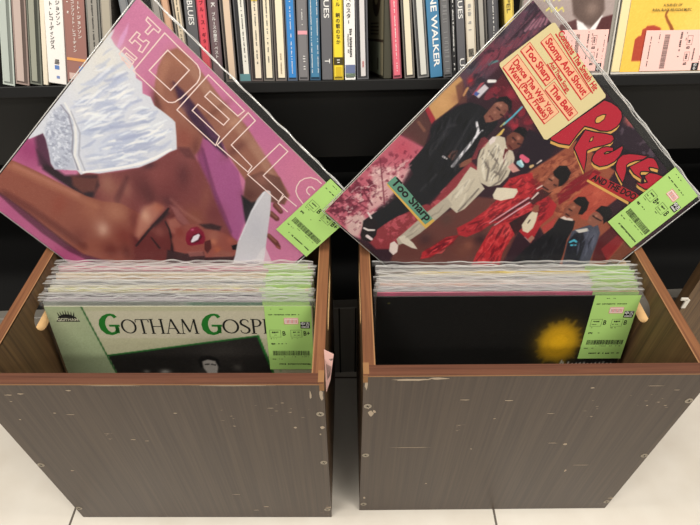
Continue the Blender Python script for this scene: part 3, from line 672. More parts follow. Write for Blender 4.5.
["s",[232,84,84],3,0.7,[478,562,0.8,477,541,2.1,488,523,0.8]],
["s",[220,66,68],3,0.7,[452,587,1.3,450,568,3.2,453,549,1.3]],
["s",[220,66,68],3,0.7,[453,668,1.5,457,658,3.6,454,646,1.5]],
["s",[220,66,68],3,0.7,[528,402,1.2,531,392,3.0,528,382,1.2]],
["s",[220,66,68],3,0.7,[568,472,1.3,575,454,3.4,575,435,1.3]],
["s",[220,66,68],3,0.7,[505,530,1.4,511,510,3.6,514,489,1.5]],
["s",[220,66,68],3,0.7,[512,578,1.4,514,569,3.5,518,560,1.4]],
["s",[220,66,68],3,0.7,[528,491,1.5,532,475,3.9,542,462,1.6]],
["s",[232,84,84],3,0.7,[550,500,1.6,550,487,3.9,547,474,1.5]],
["s",[220,66,68],3,0.7,[506,484,0.9,507,473,2.2,510,462,0.9]],
["s",[220,66,68],3,0.7,[453,476,1.2,458,467,3.1,459,457,1.3]],
["s",[220,66,68],3,0.7,[607,448,1.5,607,438,3.8,609,429,1.5]],
["s",[220,66,68],3,0.7,[459,538,0.9,460,524,2.2,469,512,0.9]],
["s",[232,84,84],3,0.7,[511,511,1.0,511,499,2.6,517,488,1.0]],
["s",[232,84,84],3,0.7,[451,512,1.1,455,496,2.8,466,483,1.1]],
["s",[232,84,84],3,0.7,[454,549,1.0,456,532,2.4,464,517,1.0]],
["s",[232,84,84],3,0.7,[484,480,0.9,487,467,2.3,489,454,0.9]],
["s",[232,84,84],3,0.7,[467,517,0.8,471,500,2.1,475,482,0.8]],
["s",[220,66,68],3,0.7,[435,432,1.3,443,414,3.1,439,395,1.2]],
["s",[220,66,68],3,0.7,[458,616,1.6,461,596,3.8,461,577,1.5]],
["s",[232,84,84],3,0.7,[474,625,1.4,479,608,3.4,484,592,1.4]],
["s",[220,66,68],3,0.7,[443,609,1.1,452,589,2.8,456,567,1.1]],
["s",[220,66,68],3,0.7,[465,656,1.1,470,647,2.7,473,636,1.1]],
["s",[220,66,68],3,0.7,[531,460,1.2,537,441,3.0,539,420,1.2]],
["s",[220,66,68],3,0.7,[538,500,1.4,541,483,3.5,533,466,1.4]],
["s",[220,66,68],3,0.7,[481,603,1.4,482,585,3.7,481,568,1.4]],
["s",[232,84,84],3,0.7,[543,526,1.3,541,515,3.3,545,506,1.4]],
["s",[220,66,68],3,0.7,[588,468,1.6,596,452,4.1,603,436,1.6]],
["s",[220,66,68],3,0.7,[460,537,1.4,457,517,3.6,465,498,1.4]],
["s",[220,66,68],3,0.7,[524,538,1.0,532,522,2.4,536,504,0.9]],
["s",[220,66,68],3,0.7,[467,531,1.1,474,517,2.6,471,502,1.1]],
["s",[128,20,30],3,0.75,[533,548,1.7,544,529,4.2,551,509,1.7]],
["s",[110,14,26],3,0.75,[509,523,1.3,511,502,3.3,516,482,1.4]],
["s",[128,20,30],3,0.75,[479,594,1.2,478,570,3.0,482,547,1.2]],
["s",[110,14,26],3,0.75,[517,488,1.1,518,476,2.8,521,464,1.1]],
["s",[128,20,30],3,0.75,[479,450,1.5,485,437,3.7,484,423,1.4]],
["s",[128,20,30],3,0.75,[457,488,1.2,456,473,3.1,459,459,1.2]],
["s",[110,14,26],3,0.75,[488,564,1.5,491,545,3.8,490,526,1.5]],
["s",[128,20,30],3,0.75,[487,591,1.2,491,565,3.0,487,538,1.2]],
["s",[110,14,26],3,0.75,[428,450,1.5,438,429,3.8,436,406,1.5]],
["s",[110,14,26],3,0.75,[446,544,0.9,452,531,2.3,450,516,1.0]],
["s",[128,20,30],3,0.75,[499,483,1.2,503,464,3.1,506,445,1.2]],
["s",[128,20,30],3,0.75,[510,423,1.0,507,406,2.6,506,388,1.0]],
["s",[128,20,30],3,0.75,[593,445,1.0,589,428,2.5,592,411,0.9]],
["s",[110,14,26],3,0.75,[478,635,1.5,479,619,3.6,484,604,1.5]],
["s",[110,14,26],3,0.75,[592,465,1.5,596,442,3.9,592,418,1.5]],
["s",[128,20,30],3,0.75,[517,553,1.3,510,526,3.3,521,500,1.3]],
["s",[110,14,26],3,0.75,[435,699,1.1,440,688,2.7,438,676,1.1]],
["s",[128,20,30],3,0.75,[520,524,1.6,520,507,4.1,525,490,1.6]],
["s",[110,14,26],3,0.75,[462,476,1.7,459,455,4.2,459,434,1.7]],
["s",[110,14,26],3,0.75,[580,438,1.8,580,416,4.3,592,397,1.7]],
["s",[110,14,26],3,0.75,[597,468,1.0,601,450,2.6,607,432,1.0]],
["s",[110,14,26],3,0.75,[511,475,1.5,509,453,3.8,520,434,1.5]],
["s",[128,20,30],3,0.75,[485,563,1.1,493,542,2.6,486,520,1.0]],
["s",[128,20,30],3,0.75,[482,533,1.2,487,517,3.1,491,501,1.2]],
["s",[128,20,30],3,0.75,[541,515,1.1,541,503,2.9,548,493,1.2]],
["s",[110,14,26],3,0.75,[536,423,1.6,537,403,3.9,546,385,1.6]],
["s",[110,14,26],3,0.75,[624,454,1.2,617,437,2.9,618,420,1.2]],
["s",[110,14,26],3,0.75,[437,657,1.8,447,640,4.5,453,622,1.8]],
["s",[110,14,26],3,0.75,[473,658,1.3,466,634,3.2,472,611,1.3]],
["s",[128,20,30],3,0.75,[490,413,1.1,497,402,2.8,497,389,1.1]],
["s",[128,20,30],3,0.75,[493,559,1.7,493,542,4.1,502,527,1.7]],
["s",[128,20,30],3,0.75,[592,481,1.3,596,461,3.2,600,442,1.2]],
["s",[110,14,26],3,0.75,[454,633,1.5,460,615,3.8,460,597,1.4]],
["s",[128,20,30],3,0.75,[500,430,1.0,508,406,2.5,504,380,1.0]],
["s",[128,20,30],3,0.75,[472,583,1.8,475,560,4.2,475,536,1.7]],
["s",[110,14,26],3,0.75,[593,473,1.3,595,455,3.3,599,437,1.3]],
["s",[110,14,26],3,0.75,[527,544,1.8,529,526,4.4,531,507,1.7]],
["s",[110,14,26],3,0.75,[528,473,1.3,534,452,3.3,533,429,1.3]],
["s",[110,14,26],3,0.75,[444,493,1.1,446,480,2.6,450,467,1.1]],
["s",[128,20,30],3,0.75,[469,497,1.8,471,478,4.4,470,458,1.8]],
["s",[110,14,26],3,0.75,[594,444,1.0,606,420,2.6,602,394,1.0]],
["s",[110,14,26],3,0.75,[453,571,1.0,455,556,2.6,455,541,1.0]],
["s",[110,14,26],3,0.75,[454,432,1.0,465,412,2.4,465,391,1.0]],
["s",[110,14,26],3,0.75,[511,496,1.2,523,474,3.0,531,450,1.2]],
["s",[110,14,26],3,0.75,[496,540,1.3,507,519,3.2,510,495,1.3]],
["s",[128,20,30],3,0.75,[459,531,1.3,468,508,3.2,475,484,1.3]],
["s",[222,70,70],3,0.7,[541,566,1.0,542,576,2.4,547,585,1.0]],
["s",[234,90,86],3,0.7,[563,651,1.3,572,665,3.4,572,680,1.3]],
["s",[234,90,86],3,0.7,[572,689,1.5,578,705,3.9,590,718,1.6]],
["s",[222,70,70],3,0.7,[541,577,1.7,549,587,4.2,550,599,1.7]],
["s",[234,90,86],3,0.7,[564,550,1.7,568,568,4.2,574,586,1.7]],
["s",[234,90,86],3,0.7,[580,578,1.2,594,594,3.0,599,613,1.2]],
["s",[234,90,86],3,0.7,[536,635,1.3,540,644,3.2,542,654,1.3]],
["s",[234,90,86],3,0.7,[630,693,1.4,633,703,3.5,633,713,1.4]],
["s",[234,90,86],3,0.7,[539,583,0.9,543,593,2.2,544,603,0.9]],
["s",[222,70,70],3,0.7,[560,606,1.5,568,620,3.8,577,635,1.5]],
["s",[234,90,86],3,0.7,[532,618,1.6,538,627,3.9,543,635,1.6]],
["s",[234,90,86],3,0.7,[605,615,0.9,613,628,2.4,614,642,1.0]],
["s",[222,70,70],3,0.7,[595,709,1.2,596,719,3.1,603,728,1.2]],
["s",[222,70,70],3,0.7,[577,575,1.1,576,589,2.9,582,603,1.1]],
["s",[222,70,70],3,0.7,[628,664,1.5,638,681,3.7,641,700,1.5]],
["s",[234,90,86],3,0.7,[559,569,0.9,567,584,2.3,579,599,0.9]],
["s",[234,90,86],3,0.7,[569,568,1.6,569,582,4.0,576,596,1.6]],
["s",[234,90,86],3,0.7,[547,681,1.5,555,694,3.7,555,709,1.5]],
["s",[234,90,86],3,0.7,[556,532,1.6,561,549,4.1,572,565,1.6]],
["s",[222,70,70],3,0.7,[615,646,1.3,620,655,3.2,623,666,1.3]],
["s",[222,70,70],3,0.7,[547,650,1.3,548,664,3.4,557,676,1.4]],
["s",[234,90,86],3,0.7,[559,536,0.9,566,546,2.2,571,557,0.9]],
["s",[116,16,28],3,0.75,[547,599,1.5,554,611,3.7,558,623,1.5]],
["s",[116,16,28],3,0.75,[559,556,1.6,562,574,4.1,567,591,1.7]],
["s",[116,16,28],3,0.75,[576,571,1.3,583,585,3.2,586,599,1.3]],
["s",[116,16,28],3,0.75,[523,600,1.6,532,620,4.1,532,641,1.7]],
["s",[116,16,28],3,0.75,[562,536,1.0,564,548,2.4,570,560,1.0]],
["s",[116,16,28],3,0.75,[625,664,1.9,635,681,4.8,643,699,1.9]],
["s",[116,16,28],3,0.75,[592,641,1.4,596,652,3.6,601,662,1.4]],
["s",[116,16,28],3,0.75,[592,657,1.7,597,671,4.2,600,685,1.7]],
["s",[116,16,28],3,0.75,[573,729,1.3,577,740,3.2,583,750,1.3]],
["s",[116,16,28],3,0.75,[568,640,1.1,572,659,2.7,578,678,1.1]],
["s",[116,16,28],3,0.75,[541,561,1.0,544,584,2.5,555,604,1.1]],
["s",[116,16,28],3,0.75,[593,613,1.5,599,634,3.8,603,654,1.5]],
["s",[116,16,28],3,0.75,[546,585,1.4,552,596,3.5,556,607,1.4]],
["s",[116,16,28],3,0.75,[575,695,1.6,582,711,4.1,585,727,1.6]],
["s",[116,16,28],3,0.75,[541,587,1.8,552,608,4.4,563,630,1.8]],
["s",[116,16,28],3,0.75,[540,563,1.2,545,579,3.1,554,593,1.2]],
["s",[116,16,28],3,0.75,[582,647,1.8,586,660,4.6,591,673,1.8]],
["s",[116,16,28],3,0.75,[614,682,1.5,617,697,3.9,627,709,1.6]],
["s",[116,16,28],3,0.75,[542,576,1.3,554,597,3.2,565,618,1.3]],
["s",[116,16,28],3,0.75,[572,586,1.5,583,596,3.8,588,609,1.5]],
["s",[116,16,28],3,0.75,[599,611,1.7,601,628,4.2,610,644,1.7]],
["s",[116,16,28],3,0.75,[569,697,1.5,573,717,3.8,578,738,1.6]],
["s",[116,16,28],3,0.75,[554,564,1.1,557,574,2.7,561,585,1.1]],
["s",[116,16,28],3,0.75,[602,673,1.5,606,688,3.8,609,703,1.5]],
["s",[116,16,28],3,0.75,[612,673,1.3,624,690,3.3,627,710,1.4]],
["s",[116,16,28],3,0.75,[592,657,1.0,598,671,2.6,599,685,1.1]],
["s",[230,84,84],3,0.7,[420,772,0.9,421,787,2.2,418,801,0.9]],
["s",[230,84,84],3,0.7,[439,746,1.4,439,756,3.5,434,765,1.4]],
["s",[230,84,84],3,0.7,[439,739,1.6,432,755,4.1,430,772,1.6]],
["s",[230,84,84],3,0.7,[434,758,1.5,435,770,3.8,430,782,1.5]],
["s",[230,84,84],3,0.7,[424,808,1.2,424,821,3.1,417,830,1.3]],
["s",[230,84,84],3,0.7,[445,745,0.9,437,763,2.2,439,784,0.9]],
["s",[230,84,84],3,0.7,[431,768,1.6,433,778,4.1,430,787,1.6]],
["s",[230,84,84],3,0.7,[417,829,1.3,418,844,3.4,413,857,1.3]],
["s",[230,84,84],3,0.7,[441,774,1.1,438,786,2.9,437,799,1.1]],
["s",[230,84,84],3,0.7,[449,794,1.7,448,813,4.2,436,829,1.6]],
["s",[110,16,28],3,0.75,[429,801,1.1,429,821,2.7,422,839,1.1]],
["s",[110,16,28],3,0.75,[432,767,1.7,431,781,4.3,433,795,1.7]],
["s",[110,16,28],3,0.75,[433,764,1.1,430,781,2.8,423,796,1.1]],
["s",[110,16,28],3,0.75,[423,787,1.3,426,801,3.1,427,814,1.3]],
["s",[110,16,28],3,0.75,[447,746,1.4,449,758,3.6,447,769,1.4]],
["s",[110,16,28],3,0.75,[418,795,1.7,417,809,4.2,417,823,1.7]],
["s",[110,16,28],3,0.75,[435,758,1.2,438,772,3.1,435,785,1.2]],
["s",[110,16,28],3,0.75,[424,749,1.5,418,765,3.7,422,782,1.5]],
["s",[110,16,28],3,0.75,[414,830,1.0,418,848,2.5,413,866,1.0]],
["s",[110,16,28],3,0.75,[432,741,1.7,428,750,4.4,425,759,1.8]],
["s",[110,16,28],3,0.75,[417,817,1.8,413,834,4.6,412,852,1.8]],
["s",[110,16,28],3,0.75,[423,779,1.9,421,801,4.7,414,821,1.9]],
["p",[222,208,184],3,1.0,[412,516,401,487,423,466,459,437,471,442,479,468,452,510,427,523]],
["s",[216,170,176],2,1.0,[491,598,1.9,508,496,2.7,520,428,3.1]],
["s",[216,170,176],2,1.0,[512,590,1.9,528,488,2.7,541,420,3.1]],
["s",[60,14,24],3,0.8,[504,573,3.1,516,493,3.9,529,425,3.8]],
["p",[40,18,22],3,0.85,[545,546,554,504,568,456,598,450,597,508,602,562]],
["p",[222,206,178],3,1.0,[575,471,573,445,594,442,615,468,630,495,632,522,611,530,588,517]],
["s",[60,40,30],2,1.0,[599,495,2.0,595,482,2.4]],
["p",[150,84,62],3,1.0,[568,456,560,430,571,419,590,434,588,447]],
["p",[150,84,62],3,1.0,[522,367,511,339,509,314,528,301,552,305,563,327,559,353,549,373]],
["p",[24,15,17],4,1.0,[505,302,503,272,524,252,557,257,571,282,573,312,566,324,546,305,520,309]],
["b",[190,120,90],9,0.6,524,326,9,-43],
["s",[60,24,20],2,1.0,[516,329,3.0,530,326,2.3]],
["s",[60,24,20],2,1.0,[548,330,3.0,557,327,2.3]],
["s",[70,26,24],2,1.0,[524,364,3.4,548,358,3.0]],
["p",[64,30,30],3,0.85,[530,436,524,397,528,371,560,363,565,347,567,378,558,409,554,435]],
["s",[226,200,190],2,1.0,[532,423,2.7,530,392,3.9]],
["b",[204,140,108],6,0.8,524,316,6,-44],
["b",[184,112,86],6,0.8,525,341,6,-43],
["b",[90,44,36],8,0.6,557,327,8,-44],
["s",[230,206,196],2,1.0,[514,385,2.3,518,364,2.7]],
["p",[28,24,28],4,1.0,[685,641,677,562,683,497,684,438,670,398,696,379,726,362,748,388,766,430,811,484,845,539,720,658]],
["p",[196,60,58],5,0.8,[652,468,658,428,661,401,684,438,678,478]],
["p",[222,200,186],3,1.0,[673,395,678,380,713,363,720,368,694,387]],
["p",[146,78,56],3,1.0,[671,380,656,354,654,329,667,310,692,309,704,332,704,360,693,377]],
["p",[20,14,16],4,1.0,[653,318,654,295,673,277,704,280,722,303,725,328,711,337,695,311,671,318]],
["b",[186,114,84],9,0.6,673,338,9,-43],
["s",[56,22,20],2,1.0,[668,349,2.7,683,346,2.3]],
["s",[60,20,20],2,1.0,[677,369,3.2,692,366,2.4]],
["s",[200,180,170],2,0.6,[669,540,2.4,637,541,2.0]],
["p",[176,120,100],3,1.0,[653,538,651,516,669,516,672,543]],
["s",[54,50,54],4,0.7,[735,448,1.3,741,463,3.4,755,476,1.4]],
["s",[54,50,54],4,0.7,[759,515,1.5,773,533,3.7,775,553,1.5]],
["s",[54,50,54],4,0.7,[756,485,1.7,764,500,4.3,775,514,1.8]],
["s",[12,10,12],4,0.7,[717,423,1.1,725,436,2.8,729,450,1.1]],
["s",[64,58,62],4,0.7,[717,493,1.2,723,518,2.9,739,541,1.2]],
["s",[64,58,62],4,0.7,[706,541,1.3,714,561,3.5,730,579,1.3]],
["s",[12,10,12],4,0.7,[703,451,1.3,714,472,3.2,728,492,1.3]],
["s",[64,58,62],4,0.7,[749,427,1.1,763,451,2.6,769,478,1.1]],
["s",[54,50,54],4,0.7,[748,527,1.1,760,547,2.7,779,563,1.1]],
["s",[12,10,12],4,0.7,[734,528,1.0,742,541,2.5,754,551,1.0]],
["s",[12,10,12],4,0.7,[712,461,1.1,727,485,3.0,734,511,1.2]],
["s",[54,50,54],4,0.7,[713,422,1.0,726,444,2.5,739,465,1.0]],
["s",[12,10,12],4,0.7,[716,428,1.0,724,442,2.5,733,456,1.0]],
["s",[54,50,54],4,0.7,[713,493,1.3,727,503,3.2,732,518,1.3]],
["s",[12,10,12],4,0.7,[758,438,1.2,765,448,3.0,767,460,1.2]],
["s",[12,10,12],4,0.7,[730,524,1.5,742,543,3.8,750,564,1.5]],
["b",[200,134,104],6,0.8,676,330,6,-44],
["b",[176,106,80],6,0.8,675,359,6,-43],
["p",[78,78,92],4,1.0,[833,500,780,441,752,396,759,377,780,334,806,310,840,324,872,366,897,403,935,454,857,528]],
["p",[36,34,42],5,1.0,[833,500,776,433,768,393,784,366,832,391,881,455]],
["b",[120,120,140],16,0.6,841,358,37,-42],
["p",[150,90,70],3,1.0,[764,332,749,312,749,289,770,275,796,279,805,304,799,328]],
["p",[24,18,20],4,1.0,[748,283,748,255,774,236,804,242,817,270,817,293,792,276,767,277]],
["s",[50,24,22],2,1.0,[760,301,3.1,782,297,3.1,800,291,2.3]],
["p",[210,200,190],3,1.0,[757,385,771,366,785,347,801,349,779,382]],
["s",[80,180,204],2,1.0,[785,430,4.1,790,414,4.8,805,411,4.1]],
["s",[80,180,204],2,1.0,[799,435,4.0,813,421,3.2]],
["s",[48,46,56],4,0.7,[826,393,0.9,841,411,2.4,849,432,0.9]],
["s",[48,46,56],4,0.7,[794,387,1.6,812,407,4.0,827,429,1.6]],
["s",[112,112,130],4,0.7,[846,389,1.6,863,405,4.0,877,423,1.6]],
["s",[48,46,56],4,0.7,[830,346,1.4,836,363,3.5,848,379,1.4]],
["s",[48,46,56],4,0.7,[814,384,1.5,825,402,3.7,845,415,1.5]],
["s",[96,96,112],4,0.7,[808,336,1.0,816,357,2.5,836,373,1.0]],
["s",[112,112,130],4,0.7,[816,407,1.5,833,425,3.7,850,443,1.5]],
["s",[48,46,56],4,0.7,[837,362,1.6,843,380,3.7,859,394,1.6]],
["s",[48,46,56],4,0.7,[822,397,1.4,835,410,3.6,845,425,1.5]],
["s",[48,46,56],4,0.7,[841,433,1.1,851,447,2.7,859,462,1.1]],
["s",[48,46,56],4,0.7,[801,401,1.1,808,412,2.9,818,422,1.1]],
["s",[96,96,112],4,0.7,[807,359,1.5,818,376,3.7,820,395,1.5]],
["s",[112,112,130],4,0.7,[853,357,1.7,861,375,4.1,876,389,1.7]],
["s",[48,46,56],4,0.7,[802,422,1.7,815,436,4.3,830,449,1.7]],
["s",[112,112,130],4,0.7,[791,347,1.1,806,359,2.9,815,374,1.2]],
["s",[48,46,56],4,0.7,[819,380,0.9,834,397,2.3,840,416,0.9]],
["b",[204,140,110],6,0.8,769,293,6,-44],
["b",[180,112,86],6,0.8,765,319,6,-43],
["s",[236,206,198],3,0.55,[99,981,1.0,100,972,2.4,104,964,1.0]],
["s",[226,150,160],3,0.55,[35,897,1.2,36,886,2.9,38,875,1.2]],
["s",[236,206,198],3,0.55,[27,771,0.7,25,765,1.8,27,760,0.7]],
["s",[150,56,76],3,0.55,[119,798,0.7,118,791,1.9,120,785,0.8]],
["s",[226,150,160],3,0.55,[101,667,0.7,101,658,1.9,100,650,0.7]],
["s",[150,56,76],3,0.55,[62,685,0.8,65,676,2.0,66,667,0.8]],
["s",[150,56,76],3,0.55,[51,942,0.8,50,935,2.0,53,930,0.8]],
["s",[150,56,76],3,0.55,[97,803,1.1,99,797,2.8,100,791,1.1]],
["s",[236,206,198],3,0.55,[62,734,0.8,65,724,2.1,63,713,0.9]],
["s",[236,206,198],3,0.55,[100,847,0.7,98,840,1.8,98,833,0.7]],
["s",[120,36,56],3,0.55,[49,712,1.0,47,701,2.5,48,689,1.0]],
["s",[236,206,198],3,0.55,[23,860,1.3,23,849,3.2,26,839,1.2]],
["s",[236,206,198],3,0.55,[34,758,1.1,35,751,2.8,36,745,1.1]],
["s",[226,150,160],3,0.55,[91,643,1.0,92,634,2.5,96,626,1.0]],
["s",[236,206,198],3,0.55,[73,767,0.9,75,754,2.3,80,743,0.9]],
["s",[226,150,160],3,0.55,[101,985,1.2,101,977,3.1,100,969,1.2]],
["s",[120,36,56],3,0.55,[32,748,1.0,32,740,2.6,33,733,1.0]],
["s",[226,150,160],3,0.55,[23,913,1.1,26,902,2.8,26,891,1.1]],
["s",[150,56,76],3,0.55,[108,912,0.8,108,904,2.0,108,897,0.8]],
["s",[150,56,76],3,0.55,[41,802,1.2,41,796,3.2,42,791,1.2]],
["s",[150,56,76],3,0.55,[109,794,1.0,109,785,2.5,110,775,1.0]],
["s",[236,206,198],3,0.55,[51,793,1.3,53,781,3.4,53,768,1.4]],
["s",[150,56,76],3,0.55,[55,970,1.3,55,960,3.2,57,950,1.2]],
["s",[150,56,76],3,0.55,[88,702,0.9,90,690,2.1,94,678,0.9]],
["s",[120,36,56],3,0.55,[68,906,1.0,70,894,2.4,69,883,1.0]],
["s",[120,36,56],3,0.55,[104,900,1.3,103,887,3.4,106,874,1.3]],
["s",[150,56,76],3,0.55,[107,763,0.9,107,751,2.3,104,739,1.0]],
["s",[120,36,56],3,0.55,[19,872,0.9,19,860,2.4,20,849,0.9]],
["s",[120,36,56],3,0.55,[45,849,1.4,45,841,3.5,46,833,1.4]],
["s",[120,36,56],3,0.55,[51,750,1.3,52,739,3.2,50,727,1.3]],
["s",[226,150,160],3,0.55,[88,650,0.9,87,644,2.3,87,637,0.9]],
["s",[226,150,160],3,0.55,[52,980,1.1,53,969,2.9,55,958,1.1]],
["s",[120,36,56],3,0.55,[74,701,1.4,75,695,3.4,77,690,1.4]],
["s",[236,206,198],3,0.55,[70,843,1.1,70,836,2.8,72,829,1.1]],
["s",[236,206,198],3,0.55,[21,877,1.4,22,870,3.4,21,863,1.4]],
["s",[120,36,56],3,0.55,[28,865,1.4,30,857,3.6,30,850,1.4]],
["s",[120,36,56],3,0.55,[89,870,1.3,86,857,3.2,85,843,1.3]],
["s",[226,150,160],3,0.55,[111,921,1.4,111,907,3.4,110,894,1.4]],
["s",[120,36,56],3,0.55,[60,985,0.9,61,976,2.2,62,967,0.9]],
["s",[150,56,76],3,0.55,[85,713,0.8,85,705,2.0,83,697,0.8]],
["s",[150,56,76],3,0.55,[95,979,1.4,98,965,3.4,99,951,1.4]],
["s",[150,56,76],3,0.55,[38,961,1.4,37,954,3.6,38,946,1.4]],
["s",[226,150,160],3,0.55,[94,842,0.7,97,834,1.8,97,825,0.7]],
["s",[150,56,76],3,0.55,[76,701,1.0,78,695,2.6,78,689,1.0]],
["s",[120,36,56],3,0.55,[118,957,1.3,117,947,3.3,117,937,1.3]],
["s",[150,56,76],3,0.55,[79,816,0.8,77,809,2.1,79,803,0.8]],
["s",[226,150,160],3,0.55,[44,876,0.9,40,866,2.2,42,857,0.9]],
["s",[226,150,160],3,0.55,[106,667,1.2,106,657,3.2,108,646,1.2]],
["s",[150,56,76],3,0.55,[45,923,0.9,47,916,2.2,45,909,0.9]],
["s",[226,150,160],3,0.55,[54,902,1.2,55,891,2.9,56,881,1.2]],
["s",[120,36,56],3,0.55,[49,679,1.1,49,669,2.7,50,659,1.1]],
["s",[226,150,160],3,0.55,[86,929,1.0,88,923,2.5,88,915,1.0]],
["s",[120,36,56],3,0.55,[91,821,1.4,95,811,3.5,93,800,1.4]],
["s",[120,36,56],3,0.55,[89,938,0.9,92,929,2.1,94,920,0.9]],
["s",[150,56,76],3,0.55,[15,817,1.1,16,811,2.9,16,805,1.1]],
["s",[236,206,198],3,0.55,[54,815,0.8,56,804,2.1,60,793,0.9]],
["s",[150,56,76],3,0.55,[106,922,1.1,109,913,2.7,110,905,1.1]],
["s",[226,150,160],3,0.55,[110,734,0.9,109,728,2.3,110,722,0.9]],
["s",[150,56,76],3,0.55,[76,645,0.8,76,634,2.1,72,623,0.8]],
["s",[226,150,160],3,0.55,[35,940,1.0,38,927,2.4,41,914,1.0]],
["s",[60,40,52],3,0.55,[45,81,0.9,44,69,2.2,46,57,0.9]],
["s",[90,84,96],3,0.55,[74,66,0.7,70,54,1.7,72,41,0.7]],
["s",[140,70,88],3,0.55,[52,317,0.7,50,292,1.8,46,268,0.7]],
["s",[60,40,52],3,0.55,[76,152,0.8,75,135,2.0,65,120,0.8]],
["s",[140,70,88],3,0.55,[79,77,1.1,81,53,2.6,74,30,1.1]],
["s",[40,28,38],3,0.55,[15,15,0.9,13,-9,2.1,9,-31,0.8]],
["s",[90,84,96],3,0.55,[41,242,1.2,41,225,3.2,34,209,1.3]],
["s",[90,84,96],3,0.55,[6,43,1.2,9,32,3.1,6,22,1.2]],
["s",[140,70,88],3,0.55,[54,281,0.9,54,269,2.1,55,256,0.9]],
["s",[60,40,52],3,0.55,[50,70,1.1,47,53,2.7,43,37,1.1]],
["s",[40,28,38],3,0.55,[75,191,1.1,68,170,2.7,67,147,1.1]],
["s",[40,28,38],3,0.55,[57,97,0.9,54,85,2.3,58,74,0.9]],
["s",[40,28,38],3,0.55,[10,170,1.2,2,150,3.1,3,128,1.2]],
["s",[140,70,88],3,0.55,[30,92,0.6,35,76,1.6,31,61,0.6]],
["s",[40,28,38],3,0.55,[54,50,0.8,53,26,1.9,48,2,0.8]],
["s",[140,70,88],3,0.55,[45,25,0.7,45,13,1.9,43,1,0.7]],
["s",[140,70,88],3,0.55,[43,273,0.9,40,256,2.3,38,238,0.9]],
["s",[60,40,52],3,0.55,[75,117,0.7,82,92,1.8,75,69,0.7]],
["s",[90,84,96],3,0.55,[45,151,1.0,52,137,2.3,51,123,0.9]],
["s",[60,40,52],3,0.55,[49,327,1.0,47,309,2.3,54,292,0.9]],
["s",[140,70,88],3,0.55,[55,34,1.0,57,14,2.3,60,-6,0.9]],
["s",[140,70,88],3,0.55,[71,98,1.1,70,84,2.7,75,70,1.1]],
["s",[40,28,38],3,0.55,[45,152,0.8,43,132,2.0,41,112,0.8]],
["s",[40,28,38],3,0.55,[50,215,1.1,52,192,2.9,43,171,1.1]],
["s",[140,70,88],3,0.55,[67,139,1.0,72,113,2.4,68,88,1.0]],
["s",[60,40,52],3,0.55,[59,253,1.2,49,230,2.9,50,204,1.2]],
["s",[40,28,38],3,0.55,[42,112,1.2,44,101,3.1,42,90,1.2]],
["s",[40,28,38],3,0.55,[44,117,0.9,45,105,2.2,38,95,0.9]],
["s",[40,28,38],3,0.55,[11,159,0.7,7,148,1.7,3,136,0.7]],
["s",[40,28,38],3,0.55,[48,296,0.8,42,285,2.0,43,273,0.8]],
["s",[60,40,52],3,0.55,[72,165,0.8,66,144,2.0,60,123,0.8]],
["s",[90,84,96],3,0.55,[30,270,1.0,35,257,2.6,31,245,1.1]],
["s",[90,84,96],3,0.55,[23,39,0.7,21,27,1.7,22,15,0.7]],
["s",[40,28,38],3,0.55,[32,93,1.2,31,68,2.9,29,44,1.2]],
["s",[140,70,88],3,0.55,[35,60,1.0,34,38,2.7,30,18,1.0]],
["s",[140,70,88],3,0.55,[30,158,1.1,27,139,2.8,24,121,1.1]],
["s",[40,28,38],3,0.55,[13,264,0.9,11,240,2.2,9,216,0.9]],
["s",[40,28,38],3,0.55,[33,26,0.9,36,13,2.3,38,1,0.9]],
["s",[60,40,52],3,0.55,[78,29,1.1,77,12,2.7,68,-2,1.1]],
["s",[140,70,88],3,0.55,[23,140,1.2,20,127,2.9,20,115,1.2]],
["s",[34,22,30],3,0.5,[539,21,1.0,552,17,2.5,566,16,1.0]],
["s",[130,112,122],3,0.5,[648,50,0.6,655,51,1.4,663,50,0.6]],
["s",[34,22,30],3,0.5,[556,14,0.6,573,17,1.6,590,17,0.7]],
["s",[130,112,122],3,0.5,[789,16,0.6,802,14,1.4,815,16,0.6]],
["s",[110,60,70],3,0.5,[622,0,0.8,637,-3,2.0,652,0,0.8]],
["s",[130,112,122],3,0.5,[667,-7,0.7,683,-5,1.8,698,-5,0.8]],
["s",[130,112,122],3,0.5,[711,15,0.8,719,14,2.2,728,15,0.9]],
["s",[110,60,70],3,0.5,[551,6,0.8,561,5,2.1,571,4,0.9]],
["s",[110,60,70],3,0.5,[771,30,0.6,780,25,1.5,791,25,0.6]],
["s",[130,112,122],3,0.5,[519,20,1.0,535,17,2.6,552,17,1.0]],
["s",[34,22,30],3,0.5,[543,54,1.0,551,54,2.6,559,54,1.0]],
["s",[110,60,70],3,0.5,[691,50,0.7,700,50,1.8,709,50,0.7]],
["s",[130,112,122],3,0.5,[699,55,1.1,715,53,2.6,732,54,1.1]],
["s",[34,22,30],3,0.5,[854,-3,0.9,863,-7,2.2,874,-7,0.9]],
["s",[110,60,70],3,0.5,[682,42,0.8,692,43,2.1,701,40,0.8]],
["s",[34,22,30],3,0.5,[688,49,0.8,698,50,1.9,708,47,0.8]],
["s",[34,22,30],3,0.5,[590,53,0.9,599,53,2.3,609,52,0.9]],
["s",[130,112,122],3,0.5,[521,22,0.7,533,24,1.7,545,21,0.7]],
["s",[130,112,122],3,0.5,[754,28,0.7,771,28,1.7,789,27,0.7]],
["s",[34,22,30],3,0.5,[806,23,1.0,821,18,2.4,837,16,1.0]],
["s",[110,60,70],3,0.5,[491,21,0.9,499,19,2.2,507,19,0.9]],
["s",[34,22,30],3,0.5,[630,43,1.0,646,44,2.4,662,38,1.0]],
["s",[130,112,122],3,0.5,[560,7,0.7,568,7,1.9,575,4,0.8]],
["s",[34,22,30],3,0.5,[619,17,0.8,634,17,1.9,647,12,0.8]],
